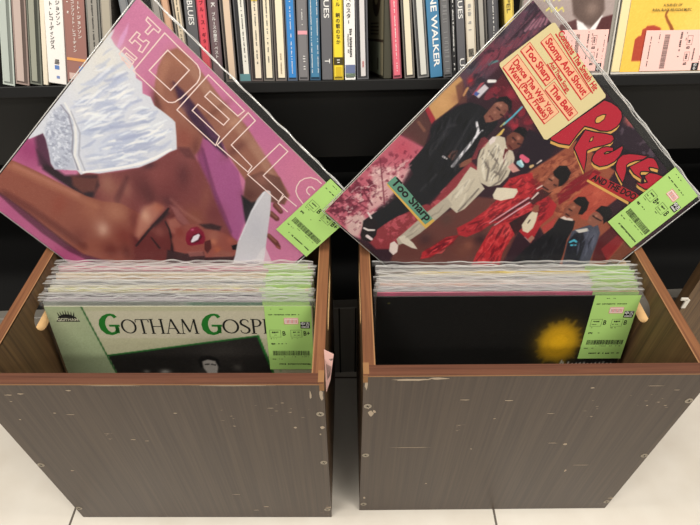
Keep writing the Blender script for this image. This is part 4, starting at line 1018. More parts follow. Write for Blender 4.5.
["p",[52,34,44],10,1.0,[430,8,563,-4,729,-34,878,-29,964,-13,865,60,768,87,679,108,594,148,506,130,473,63]],
["n",[120,100,112],46,0.6,0.08,0.5,[463,5,607,-18,750,-12,749,30,585,54],41],
["n",[190,80,80],40,0.6,0.07,0.7,[496,2,579,-10,581,8,508,19],42],
["p",[34,22,30],7,0.7,[563,126,630,62,769,43,734,109,653,144]],
["b",[206,110,96],14,0.7,546,2,14,-44]]
OUTLINES = [["c",56,23,108,23,108,36,90,37,88,66,77,66,78,36,58,35],["c",58,86,70,84,71,98,91,96,94,84,105,82,108,126,96,130,93,111,69,112,68,127,57,127],["c",59,155,106,153,106,164,73,166,73,174,106,171,107,183,73,185,74,195,107,189,107,199,58,186],["c",123,21,189,22,242,21,259,21,275,28,287,41,292,53,295,69,289,151,285,163,283,175,277,185,267,194,254,196,122,196],["c",162,57,251,55,248,155,158,156],["c",305,19,468,21,464,52,343,57,342,85,450,83,450,114,342,123,342,155,466,156,477,192,304,193],["c",481,16,517,19,515,149,619,155,623,182,480,187],["c",632,17,671,16,671,151,772,151,779,185,628,190],["o",841,14,818,15,797,26,784,45,779,67,785,90,796,107,815,117,852,124],["o",842,50,825,50,817,59,819,72,828,79,843,79],["o",781,192,779,153,840,149],["o",781,192,832,191]]
LOGO = {"p":[398,230,413,126,429,20,454,8,482,1,504,1,521,9,532,24,536,41,532,61,524,74,505,90,476,104,450,120,455,157,466,199,436,220,403,234],"p_hole":[462,83,457,72,465,51,473,44,482,58,480,78,471,87],"r":[483,177,466,128,497,109,529,85,552,71,566,74,569,90,558,112,537,144,528,168,557,192,586,220,537,206,513,199,490,193],"r_hole":[510,142,503,130,505,121,515,132],"u":[565,164,559,143,563,122,573,109,592,95,600,102,585,117,582,130,590,131,599,117,607,92,611,68,618,70,632,92,637,119,630,145,614,168,591,176,575,175],"c":[656,124,642,106,641,85,656,65,684,43,709,26,707,41,690,64,681,84,681,98,700,111,720,133,727,144,699,140,671,134],"e":[698,92,718,25,735,13,751,13,782,20,760,32,750,40,750,46,766,49,749,62,740,73,746,82,770,86,730,94],"s":[767,108,787,97,799,77,780,75,770,72,772,53,792,39,816,28,846,20,845,46,844,72,811,99,786,106],"sign":[615,200,801,133,827,130,827,164,626,232],"sign_bar":[623,229,812,172,820,180,626,237],"sticker":[98,-4,105,-9,415,6,422,12,393,244,383,251,75,203,69,198],"too_sharp":[95,717,328,739,326,785,92,758],"too_sharp_edge":[92,758,315,774,319,737,330,738,329,785,95,764]}
DISCS = [
(-0.3968, 0.0135, 11.8, (150, 158, 152), (176, 184, 178), 0.0, 0.6, [], 'clear cased disc with pale grey green spine at the far left end of the shelf'),
(-0.3814, 0.0154, 11.5, (120, 104, 98), (186, 168, 160), 0.1, 0.62, [], 'disc with dusty beige spine beside the pale grey green one at far left'),
(-0.3658, 0.0138, 11.1, (86, 88, 80), (150, 152, 138), 0.15, 0.6, [], 'disc with grey olive spine, third along from the left end'),
(-0.3552, 0.0057, 10.6, (210, 200, 180), (226, 216, 196), 0, 1, [], 'slim cream spined disc touching the thick white spine with black Japanese lettering'),
(-0.341, 0.0206, 9.8, (222, 216, 210), (236, 232, 228), 0, 1, ['jp_white'], 'thick white spine with black Japanese lettering and small blue marks'),
(-0.3174, 0.0236, 8.9, (120, 88, 82), (152, 108, 100), 0.04, 0.96, ['jp_brown'], 'thick brown spine with white Japanese lettering and an orange stripe'),
(-0.2954, 0.0152, 7.9, (96, 96, 92), (150, 146, 138), 0.1, 0.8, ['dots'], 'grey spined disc right of the thick brown spine'),
(-0.2808, 0.0122, 7.6, (110, 106, 98), (172, 164, 148), 0.1, 0.85, [], 'grey beige disc beside the black gap behind the pink album'),
(-0.2469, 0.0101, -2.0, (92, 96, 100), (128, 130, 132), 0.1, 0.8, [], 'grey disc just right of the black gap, behind the top corner of the pink album'),
(-0.2357, 0.0106, -2.4, (70, 70, 72), (104, 106, 108), 0.1, 0.8, [], 'dark grey disc hidden mostly by the top corner of the pink album'),
(-0.2121, 0.0107, -1.8, (90, 88, 84), (150, 144, 138), 0.15, 0.75, [], 'warm grey disc just right of the top corner of the pink album'),
(-0.2014, 0.009, -2.2, (130, 100, 80), (208, 166, 136), 0.1, 0.95, [], 'tan spined disc peeping over the upper edge of the pink album'),
(-0.1913, 0.0106, -0.7, (110, 104, 96), (222, 206, 178), 0.3, 0.85, ['dots'], 'cream spined disc left of the dark grey BLUES spine by the pink album'),
(-0.1797, 0.0132, 1.3, (70, 70, 72), (94, 95, 98), 0, 1, ['BLUES1'], 'dark grey spine lettered BLUES left of the coral red spine'),
(-0.1666, 0.0113, 1.0, (120, 50, 60), (218, 78, 92), 0.05, 0.98, ['jp_red'], 'coral red spine with dark Japanese lettering'),
(-0.1541, 0.0119, 1.3, (76, 64, 68), (112, 92, 96), 0.05, 0.98, ['jp_plum'], 'plum grey spine with white Japanese lettering right of the coral red one'),
(-0.1393, 0.013, 0.7, (84, 78, 74), (216, 192, 168), 0.3, 0.95, [], 'peach cream spine right of the plum grey one'),
(-0.1232, 0.0144, 0.3, (66, 66, 68), (228, 226, 216), 0.4, 0.85, ['dots', 'teal_foot'], 'white spine with a teal foot'),
(-0.1092, 0.0139, 1.3, (72, 64, 62), (230, 218, 196), 0.35, 0.85, ['dots', 'red_head'], 'cream spine with a red and yellow head and dark small print'),
(-0.0952, 0.0131, 1.4, (84, 80, 76), (232, 222, 196), 0.25, 0.8, ['dots'], 'cream spine second left of the bright blue spine'),
(-0.0811, 0.0134, 1.0, (84, 78, 74), (234, 224, 198), 0.25, 0.85, ['dotsl'], 'plain cream spine next to the bright blue spine'),
(-0.0676, 0.012, 0.7, (60, 70, 84), (52, 130, 200), 0.1, 0.9, ['dotsw'], 'bright blue spine with tiny white print'),
(-0.0545, 0.0124, 0.9, (84, 82, 84), (120, 118, 120), 0.05, 0.95, ['dotsp'], 'mid grey spine with a small pink mark'),
(-0.0408, 0.0129, 0.7, (36, 60, 80), (64, 122, 158), 0.05, 0.95, ['dotsb'], 'teal blue spine with white print along both edges'),
(-0.0266, 0.0129, 0.5, (60, 60, 62), (98, 98, 102), 0, 1, ['LUEST'], 'grey spine lettered BLUES with a T near its foot, left of the yellow spine'),
(-0.0133, 0.0124, 0.3, (150, 130, 40), (236, 212, 52), 0.05, 0.98, ['yellow'], 'yellow spine with black Japanese lettering and dark foot band'),
(.0005, 0.0128, -0.2, (200, 200, 196), (236, 234, 230), 0.05, 0.98, ['jp_obi'], 'white spine with black Japanese lettering right of the yellow spine'),
(.0154, 0.0143, -1.1, (72, 72, 76), (210, 206, 206), 0.35, 0.75, ['foot_red'], 'dark case with white spine beside the grey green disc front'),
(.0568, 0.0107, -4.1, (120, 60, 70), (222, 106, 124), 0.1, 0.9, ['dotsw'], 'raspberry pink spine leaning beside the grey green disc front'),
(.0714, 0.0127, -4.8, (90, 86, 80), (230, 220, 194), 0.25, 0.8, [], 'cream spine right of the raspberry pink one'),
(.0876, 0.0139, -6.2, (96, 96, 96), (212, 212, 204), 0.3, 0.8, [], 'pale grey white spine left of the blue NE WALKER spine'),
(.1034, 0.0148, -6.6, (44, 84, 116), (70, 128, 168), 0, 1, ['WALKER'], 'blue spine lettered NE WALKER in white'),
(.1171, 0.0108, -6.5, (70, 70, 72), (108, 108, 110), 0.05, 0.95, ['speck'], 'speckled dark grey spine right of the blue NE WALKER spine'),
(.1255, 0.0055, -5.7, (30, 30, 32), (42, 42, 44), 0, 1, ['dotsw'], 'slim black spine with small white print'),
(.1345, 0.01, -6.3, (66, 66, 70), (98, 98, 102), 0, 1, ['LUESU'], 'grey spine lettered LUES with U. near its foot'),
(.1467, 0.0117, -7.0, (150, 140, 126), (224, 216, 198), 0.05, 0.85, ['barcode'], 'off white spine with a small bar code'),
(.1606, 0.0127, -7.8, (80, 78, 76), (170, 166, 158), 0.3, 0.7, [], 'grey disc with pale spine against the raised edge of the band album'),
(.1744, 0.0131, -7.9, (52, 52, 54), (84, 84, 88), 0.1, 0.95, ['dotsw'], 'charcoal spine with thin white print left of the yellow SPEL spine'),
(.1938, 0.0116, -8.6, (150, 130, 60), (226, 202, 96), 0.0, 0.9, ['SPEL'], 'soft yellow spine lettered SPEL behind the band album')]

# ------------------------------------------------------------------ colours and materials
def lin(c):
    return tuple(((v/255)/12.92 if v/255 <= .04045 else ((v/255+.055)/1.055)**2.4) for v in c)

_M = {}
def mat(name, rgb, rough=.6, spec=.5, metal=0.0, coat=0.0):
    if name in _M: return _M[name]
    m = bpy.data.materials.new(name); m.use_nodes = True
    b = m.node_tree.nodes['Principled BSDF']
    b.inputs['Base Color'].default_value = (*lin(rgb), 1)
    b.inputs['Roughness'].default_value = rough
    b.inputs['Specular IOR Level'].default_value = spec
    b.inputs['Metallic'].default_value = metal
    b.inputs['Coat Weight'].default_value = coat
    _M[name] = m
    return m

def nodes(m): return m.node_tree.nodes, m.node_tree.links, m.node_tree.nodes['Principled BSDF']

def wood(name, dark, light, fleck=None, scale=(140, 140, 3.0), rough=.5, spec=.35, wear=False):
    m = mat(name, dark, rough, spec); n, l, b = nodes(m)
    tc = n.new('ShaderNodeTexCoord'); mp = n.new('ShaderNodeMapping'); mp.inputs['Scale'].default_value = scale
    l.new(tc.outputs['Object'], mp.inputs['Vector'])
    wv = n.new('ShaderNodeTexNoise'); wv.inputs['Scale'].default_value = 1.0; wv.inputs['Detail'].default_value = 5; wv.inputs['Distortion'].default_value = .6
    l.new(mp.outputs['Vector'], wv.inputs['Vector'])
    mp2 = n.new('ShaderNodeMapping'); mp2.inputs['Scale'].default_value = tuple(s*3.1 for s in scale)
    l.new(tc.outputs['Object'], mp2.inputs['Vector'])
    n2 = n.new('ShaderNodeTexNoise'); n2.inputs['Scale'].default_value = 1.0; n2.inputs['Detail'].default_value = 3
    l.new(mp2.outputs['Vector'], n2.inputs['Vector'])
    ad = n.new('ShaderNodeMath'); ad.operation = 'MULTIPLY_ADD'; ad.inputs[1].default_value = .5
    l.new(n2.outputs['Fac'], ad.inputs[0])
    hf = n.new('ShaderNodeMath'); hf.operation = 'MULTIPLY'; hf.inputs[1].default_value = .5
    l.new(wv.outputs['Fac'], hf.inputs[0]); l.new(hf.outputs[0], ad.inputs[2])
    rp = n.new('ShaderNodeValToRGB'); e = rp.color_ramp.elements
    e[0].position = .36; e[0].color = (*lin(dark), 1); e[1].position = .64; e[1].color = (*lin(light), 1)
    l.new(ad.outputs[0], rp.inputs['Fac'])
    out = rp.outputs['Color']
    if wear:   # scuffs: small pale specks and faint scratches where the printed grain has worn through
        ns = n.new('ShaderNodeTexNoise'); ns.inputs['Scale'].default_value = 150; ns.inputs['Detail'].default_value = 4
        mp3 = n.new('ShaderNodeMapping'); mp3.inputs['Scale'].default_value = (.55, 1, 1.6)
        l.new(tc.outputs['Object'], mp3.inputs['Vector']); l.new(mp3.outputs['Vector'], ns.inputs['Vector'])
        big = n.new('ShaderNodeTexNoise'); big.inputs['Scale'].default_value = 9; big.inputs['Detail'].default_value = 2
        l.new(tc.outputs['Object'], big.inputs['Vector'])
        mu = n.new('ShaderNodeMath'); mu.operation = 'MULTIPLY'
        l.new(ns.outputs['Fac'], mu.inputs[0]); l.new(big.outputs['Fac'], mu.inputs[1])
        r2 = n.new('ShaderNodeValToRGB'); r2.color_ramp.elements[0].position = .425; r2.color_ramp.elements[1].position = .48
        l.new(mu.outputs[0], r2.inputs['Fac'])
        mx = n.new('ShaderNodeMix'); mx.data_type = 'RGBA'
        l.new(r2.outputs['Color'], mx.inputs[0]); l.new(out, mx.inputs[6]); mx.inputs[7].default_value = (*lin(fleck), 1)
        out = mx.outputs[2]
    l.new(out, b.inputs['Base Color'])
    bp = n.new('ShaderNodeBump'); bp.inputs['Strength'].default_value = .12; bp.inputs['Distance'].default_value = .0006
    l.new(ad.outputs[0], bp.inputs['Height']); l.new(bp.outputs['Normal'], b.inputs['Normal'])
    return m

W_FRONT = wood('walnut print laminate, scuffed', (60, 49, 42), (79, 66, 55), (170, 150, 126), (130, 130, 2.2), .42, .4, True)
W_SIDE = wood('walnut print laminate', (80, 60, 42), (116, 90, 60), None, (150, 150, 2.6), .45, .4)  # same laminate as front; warmer brown has warm bounce light put into colour
W_BAND = wood('reddish wood edge band', (78, 46, 33), (103, 65, 47), None, (4, 150, 150), .45)
W_BAND_Y = wood('reddish wood edge band, lengthwise', (104, 66, 44), (140, 94, 62), None, (150, 4, 150), .45)
M_LIP = mat('pale lip of the edge band', (150, 110, 74), .6, .3)
M_LIP2 = mat('worn rim corner', (142, 104, 68), .75, .25)
M_RAW = mat('raw chipboard edge', (214, 176, 124), .8, .2)
M_CHIP = mat('bare chipboard under chipped print', (178, 162, 142), .9, .2)
M_SCREW = mat('dull zinc screw', (158, 148, 132), .45, .5, .4)
M_SLOT_SHADE = mat('dark slot and shade line', (20, 17, 15), .9, .1)
M_BLACK = mat('black shelf laminate', (17, 17, 17), .5, .3)
M_FASCIA = mat('black fascia laminate', (21, 21, 20), .55, .3)
M_PLINTH = mat('charcoal plinth board', (112, 108, 101), .3, .5)
M_INK = mat('black ink', (28, 30, 26), .7, .2)
M_WHITEINK = mat('white ink', (240, 240, 238), .6, .3)
M_GREEN = mat('light green tag paper', (166, 206, 116), .55, .35)
M_PINK = mat('pale pink tag paper', (246, 200, 192), .55, .3)
M_PALE = mat('pale pink price sticker', (232, 206, 200), .5, .3)
M_REDINK = mat('red ink', (190, 40, 44), .6, .3)
M_CARD = mat('white card', (226, 222, 212), .7, .3)
M_EDGE = mat('cover board edge', (206, 198, 186), .8, .2)

def colour_attr_mat(name, rough=.38):
    m = mat(name, (128, 128, 128), rough, .4); n, l, b = nodes(m)
    a = n.new('ShaderNodeVertexColor'); a.layer_name = 'print'
    l.new(a.outputs['Color'], b.inputs['Base Color'])
    return m
M_PRINT = colour_attr_mat('printed cover ink')

def plastic(name, gloss, haze, rough=.12, tint=(1, 1, 1)):
    m = bpy.data.materials.new(name); m.use_nodes = True; n, l = m.node_tree.nodes, m.node_tree.links
    n.clear(); o = n.new('ShaderNodeOutputMaterial')
    t = n.new('ShaderNodeBsdfTransparent'); t.inputs['Color'].default_value = (.98*tint[0], .98*tint[1], .98*tint[2], 1)
    g = n.new('ShaderNodeBsdfGlossy'); g.inputs['Roughness'].default_value = rough; g.inputs['Color'].default_value = (1, 1, 1, 1)
    d = n.new('ShaderNodeBsdfDiffuse'); d.inputs['Color'].default_value = (.92, .92, .9, 1)
    lw = n.new('ShaderNodeLayerWeight'); lw.inputs['Blend'].default_value = .25
    ma = n.new('ShaderNodeMath'); ma.operation = 'MULTIPLY_ADD'; ma.inputs[1].default_value = .5; ma.inputs[2].default_value = gloss
    l.new(lw.outputs['Fresnel'], ma.inputs[0])
    m1 = n.new('ShaderNodeMixShader'); m1.inputs[0].default_value = haze
    l.new(t.outputs[0], m1.inputs[1]); l.new(d.outputs[0], m1.inputs[2])
    m2 = n.new('ShaderNodeMixShader'); l.new(ma.outputs[0], m2.inputs[0]); l.new(m1.outputs[0], m2.inputs[1]); l.new(g.outputs[0], m2.inputs[2])
    l.new(m2.outputs[0], o.inputs['Surface'])
    return m
PL_CLEAR = plastic('clear sleeve film', .004, .006, .1)
PL_FLAP = plastic('crumpled sleeve film', .05, .05, .1)
PL_LIP = plastic('clear sleeve mouth film', .015, .012, .1)
PL_SEAM_GLINT = plastic('sleeve edge film whitened as glint', .2, .68, .2)  # sleeve edge film, whitened: light glints put into its colour
PL_CASE = plastic('clear case plastic', .03, .05, .08)

# ------------------------------------------------------------------ mesh helpers
class MB:
    def __init__(s): s.v = []; s.f = []; s.m = []
    def add(s, vs, fs, mi=0):
        o = len(s.v); s.v += [tuple(v) for v in vs]; s.f += [tuple(i+o for i in f) for f in fs]; s.m += [mi]*len(fs); return s
    def box(s, x0, x1, y0, y1, z0, z1, mi=0):
        return s.add([(x0,y0,z0),(x1,y0,z0),(x1,y1,z0),(x0,y1,z0),(x0,y0,z1),(x1,y0,z1),(x1,y1,z1),(x0,y1,z1)],
                     [(0,3,2,1),(4,5,6,7),(0,1,5,4),(1,2,6,5),(2,3,7,6),(3,0,4,7)], mi)
    def slab(s, x0, x1, z0, z1, y, mi=0, th=.00012):        # thin sheet facing -y
        return s.box(x0, x1, y, y+th, z0, z1, mi)
    def poly(s, pts, y, mi=0):                              # flat polygon in xz facing -y, triangulated
        bm = bmesh.new(); vs = [bm.verts.new((p[0], y, p[1])) for p in pts]
        for i in range(len(vs)): bm.edges.new((vs[i], vs[(i+1) % len(vs)]))
        bmesh.ops.triangle_fill(bm, edges=bm.edges[:], use_beauty=True, normal=(0, -1, 0))
        bm.verts.index_update()
        s.add([v.co[:] for v in bm.verts], [tuple(v.index for v in f.verts) for f in bm.faces], mi); bm.free(); return s
    def line(s, pts, w, y, mi=0, closed=False):             # ribbon of width w (number or list) in xz facing -y
        P = [Vector((p[0], p[1])) for p in pts]; n = len(P); ws = w if isinstance(w, (list, tuple)) else [w]*n
        L = []; Q = []
        for i in range(n):
            a = P[i-1] if (i > 0 or closed) else P[i]; b = P[(i+1) % n] if (i < n-1 or closed) else P[i]
            d1 = (P[i]-a); d2 = (b-P[i])
            d1 = d1.normalized() if d1.length > 1e-9 else d2.normalized(); d2 = d2.normalized() if d2.length > 1e-9 else d1
            t = d1+d2; t = t.normalized() if t.length > 1e-6 else d1
            nn = Vector((-t.y, t.x)); c = max(.45, nn.dot(Vector((-d1.y, d1.x)))); h = ws[i]/2/c
            L.append((P[i].x+nn.x*h, y, P[i].y+nn.y*h)); Q.append((P[i].x-nn.x*h, y, P[i].y-nn.y*h))
        k = n if closed else n-1
        return s.add(L+Q, [(i, (i+1) % n, n+(i+1) % n, n+i) for i in range(k)], mi)
    def tube(s, pts, rad, seg=6, mi=0):
        P = [Vector(p) for p in pts]; ring = []; n = len(P)
        for i in range(n):
            t = (P[min(i+1, n-1)]-P[max(i-1, 0)]).normalized()
            a = t.orthogonal().normalized(); b = t.cross(a)
            ring.append([P[i]+(a*math.cos(2*PI*k/seg)+b*math.sin(2*PI*k/seg))*rad for k in range(seg)])
        vs = [v for r_ in ring for v in r_]
        fs = [(i*seg+k, i*seg+(k+1) % seg, (i+1)*seg+(k+1) % seg, (i+1)*seg+k) for i in range(n-1) for k in range(seg)]
        fs += [tuple(range(seg))[::-1], tuple((n-1)*seg+k for k in range(seg))]
        return s.add(vs, fs, mi)
    def text(s, body, size, M, y=0, mi=0, bold=0.0, ax='CENTER', spacing=1.0, width=None, linesp=1.0):
        """flat lettering; M maps (x,z) of the text plane, width squeezes it to that length"""
        vs, fs = glyphs(body, bold, ax, spacing, linesp)
        if not vs: return s
        if width:
            x0 = min(v[0] for v in vs); x1 = max(v[0] for v in vs); kx = width/max(1e-6, (x1-x0))
        else: kx = size
        out = []
        for v in vs:
            p = M @ Vector((v[0]*kx, 0, v[1]*size)); out.append((p.x, p.y+y, p.z))
        return s.add(out, fs, mi)
    def build(s, name, mats, parent=None, smooth=False, bevel=0):
        me = bpy.data.meshes.new(name); me.from_pydata(s.v, [], s.f)
        for m in (mats if isinstance(mats, (list, tuple)) else [mats]): me.materials.append(m)
        me.polygons.foreach_set('material_index', s.m)
        if smooth: me.polygons.foreach_set('use_smooth', [True]*len(s.f))
        me.update(); return link(name, me, parent, bevel)

def link(name, me, parent=None, bevel=0):
    o = bpy.data.objects.new(name, me); COL.objects.link(o)
    if parent is not None: o.parent = parent
    if bevel:
        b = o.modifiers.new('bevel', 'BEVEL'); b.width = bevel; b.segments = 2; b.limit_method = 'ANGLE'
    return o

_G = {}
def glyphs(body, bold, ax, spacing, linesp):
    k = (body, bold, ax, spacing, linesp)
    if k not in _G:
        cu = bpy.data.curves.new('lettering', 'FONT'); cu.body = body; cu.align_x = ax; cu.align_y = 'CENTER'
        cu.offset = bold; cu.space_character = spacing; cu.space_line = linesp; cu.resolution_u = 3; cu.fill_mode = 'FRONT'
        t = bpy.data.objects.new('lettering', cu); COL.objects.link(t)
        dg = bpy.context.evaluated_depsgraph_get(); me = bpy.data.meshes.new_from_object(t.evaluated_get(dg))
        _G[k] = ([v.co[:] for v in me.vertices], [tuple(p.vertices) for p in me.polygons])
        bpy.data.objects.remove(t); bpy.data.curves.remove(cu); bpy.data.meshes.remove(me)
    return _G[k]

def thing(name, label, cat, loc=(0, 0, 0), rot=None, group=None):
    o = bpy.data.objects.new(name, None); o.empty_display_size = .05; COL.objects.link(o)
    o.matrix_world = Matrix.Translation(loc) @ (rot.to_4x4() if rot else Matrix.Identity(4))
    return tag(o, label, cat, group)
def tag(o, label, cat, group=None):
    o['label'] = label; o['category'] = cat
    if group: o['group'] = group
    return o
def structure(o): o['kind'] = 'structure'; return o

ID = Matrix.Identity(4)
def at(x, z, deg=0): return Matrix.Translation((x, 0, z)) @ Matrix.Rotation(R(deg), 4, 'Y')

# ------------------------------------------------------------------ the printer: paints a cover picture into mesh colours
def sdf(U, V, pts):
    d = np.full(U.shape, 1e18); s = np.ones(U.shape); n = len(pts)
    for i in range(n):
        ax, ay = pts[i]; bx, by = pts[i-1]; ex, ey = bx-ax, by-ay; wx, wy = U-ax, V-ay
        t = np.clip((wx*ex+wy*ey)/(ex*ex+ey*ey+1e-12), 0, 1); px, py = wx-ex*t, wy-ey*t
        d = np.minimum(d, px*px+py*py)
        c1, c2, c3 = V >= ay, V < by, ex*wy > ey*wx
        s = np.where((c1 & c2 & c3) | (~c1 & ~c2 & ~c3), -s, s)
    return s*np.sqrt(d)

def vnoise(U, V, k, seed):
    g = np.random.default_rng(seed).random((k+3, k+3)); tot = 0; amp = 1; acc = 0
    for o in range(3):
        f = k/1000*(2**o); x = (U*f) % k; y = (V*f) % k; xi = x.astype(int); yi = y.astype(int); fx, fy = x-xi, y-yi
        fx = fx*fx*(3-2*fx); fy = fy*fy*(3-2*fy)
        acc = acc+amp*(g[yi, xi]*(1-fx)*(1-fy)+g[yi, xi+1]*fx*(1-fy)+g[yi+1, xi]*(1-fx)*fy+g[yi+1, xi+1]*fx*fy); tot += amp; amp *= .6
    return acc/tot

def paint(ops, nu, nv, vmax=1000):
    u = np.linspace(0, 1000, nu); v = np.linspace(0, vmax, nv); U, V = np.meshgrid(u, v); C = np.zeros((nv, nu, 3))
    for op in ops:
        k = op[0]; col = np.array(op[1], float)
        if k == 'b':
            _, _, rx, al, cx, cy, ry, ang = op; a = R(ang); dx, dy = U-cx, V-cy
            x = (dx*math.cos(a)+dy*math.sin(a))/rx; y = (-dx*math.sin(a)+dy*math.cos(a))/max(ry, 1); A = al*np.exp(-(x*x+y*y)*1.4)
            C += (col-C)*A[..., None]; continue
        flat = op[4] if k != 'n' else op[6]; st = 3 if k == 's' else 2
        pts = [tuple(flat[i:i+st]) for i in range(0, len(flat), st)]
        pad = 30+(max(p[2] for p in pts) if k == 's' else 0)
        i0 = np.searchsorted(u, min(p[0] for p in pts)-pad); i1 = np.searchsorted(u, max(p[0] for p in pts)+pad)
        j0 = np.searchsorted(v, min(p[1] for p in pts)-pad); j1 = np.searchsorted(v, max(p[1] for p in pts)+pad)
        if i1 <= i0 or j1 <= j0: continue
        uu, vv = U[j0:j1, i0:i1], V[j0:j1, i0:i1]
        if k == 'p':
            A = op[3]*np.clip(.5-sdf(uu, vv, pts)/max(op[2], 3.0), 0, 1)
        elif k == 's':
            d = np.full(uu.shape, 1e9)
            for (ax, ay, ar), (bx, by, br) in zip(pts[:-1], pts[1:]):
                ex, ey = bx-ax, by-ay; t = np.clip(((uu-ax)*ex+(vv-ay)*ey)/(ex*ex+ey*ey+1e-9), 0, 1)
                d = np.minimum(d, np.hypot(uu-ax-ex*t, vv-ay-ey*t)-(ar+(br-ar)*t))
            A = op[3]*np.clip(.5-d/max(op[2], 3.0), 0, 1)
        else:
            nz = vnoise(uu, vv, op[2], op[7]); A = op[5]*np.clip((nz-op[3])/op[4], 0, 1)*np.clip(.5-sdf(uu, vv, pts)/14, 0, 1)
        C[j0:j1, i0:i1] += (col-C[j0:j1, i0:i1])*A[..., None]
    return np.clip(C, 0, 255)

def cover_mesh(name, ops, w, h, th, nu, nv, parent, x0=None, z1=None, edge=M_EDGE, grain=3, vivid=False):
    """record cover: a thin board whose front carries the print"""
    x0 = -w/2 if x0 is None else x0; z1 = h if z1 is None else z1
    C = paint(ops, nu, nv); C = (C if not vivid else np.clip(((C-120)*1.1+126+np.array([-3, 2, 5]))*.9+.1*C.mean(2, keepdims=True), 0, 255))/255
    if grain: C = np.clip(C+rng.normal(0, grain/255, C.shape[:2])[..., None], 0, 1)
    C = np.where(C <= .04045, C/12.92, ((C+.055)/1.055)**2.4)
    X, Z = np.meshgrid(x0+np.linspace(0, w, nu), z1-np.linspace(0, h, nv))
    V = np.stack([X.ravel(), np.full(X.size, -th/2), Z.ravel()], 1)
    idx = np.arange(nu*nv).reshape(nv, nu)
    F = np.stack([idx[1:, :-1].ravel(), idx[1:, 1:].ravel(), idx[:-1, 1:].ravel(), idx[:-1, :-1].ravel()], 1)
    b = MB(); b.box(x0, x0+w, -th/2+.00005, th/2, z1-h, z1, 1); o = len(V)
    me = bpy.data.meshes.new(name)
    me.from_pydata(V.tolist()+b.v, [], F.tolist()+[tuple(i+o for i in f) for f in b.f])
    me.materials.append(M_PRINT); me.materials.append(edge)
    me.polygons.foreach_set('material_index', [0]*len(F)+[1]*len(b.f))
    a = me.color_attributes.new('print', 'FLOAT_COLOR', 'POINT')
    buf = np.ones((len(V)+8, 4)); buf[:len(V), :3] = C.reshape(-1, 3); a.data.foreach_set('color', buf.ravel())
    me.update(); return link(name, me, parent)

# ------------------------------------------------------------------ record pieces
def film(name, w, h, parent, x0, z0, y, wav, seed, flap=.0, nx=40, nz=8):
    """clear outer sleeve: a front and a back sheet, welded at the sides, its open top crumpled"""
    rs = np.random.default_rng(seed); b = MB(); zs = [z0+(h-flap)*i/nz for i in range(nz+1)]
    if flap: zs += [z0+h-flap+flap*k/3 for k in (1, 2)]+[z0+h-.0007, z0+h]
    ph = rs.random(8)*6.3; fr = rs.uniform(18, 160, 8)
    for side in (-1, 1):
        vs = []; base = len(zs)
        for j, z in enumerate(zs):
            top = max(0, (z-(z0+h-flap-.006))/(flap+.006)) if flap else (z-z0)/h*.3
            for i in range(nx+1):
                x = x0+w*i/nx
                k = sum(math.sin(fr[q]*x+ph[q]+side*q) for q in range(8))/8
                q2 = sum(math.sin(fr[q]*1.7*x+ph[-q]) for q in range(4))/4
                vs.append((x, side*y+wav*k*top*(1.0), z+(wav*1.1*q2*top if flap else 0)))
        n = nx+1; fs = []; ms = []
        for j in range(len(zs)-1):
            for i in range(nx):
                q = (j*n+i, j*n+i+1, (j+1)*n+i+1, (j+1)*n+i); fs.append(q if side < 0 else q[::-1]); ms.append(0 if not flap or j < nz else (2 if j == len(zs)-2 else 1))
        o = len(b.v); b.v += vs; b.f += [tuple(i+o for i in f) for f in fs]; b.m += ms
    return b.build(name, [PL_CLEAR, PL_LIP if nx == 90 else PL_FLAP, PL_SEAM_GLINT], parent, smooth=True)  # third material whitens the topmost strip as painted glints

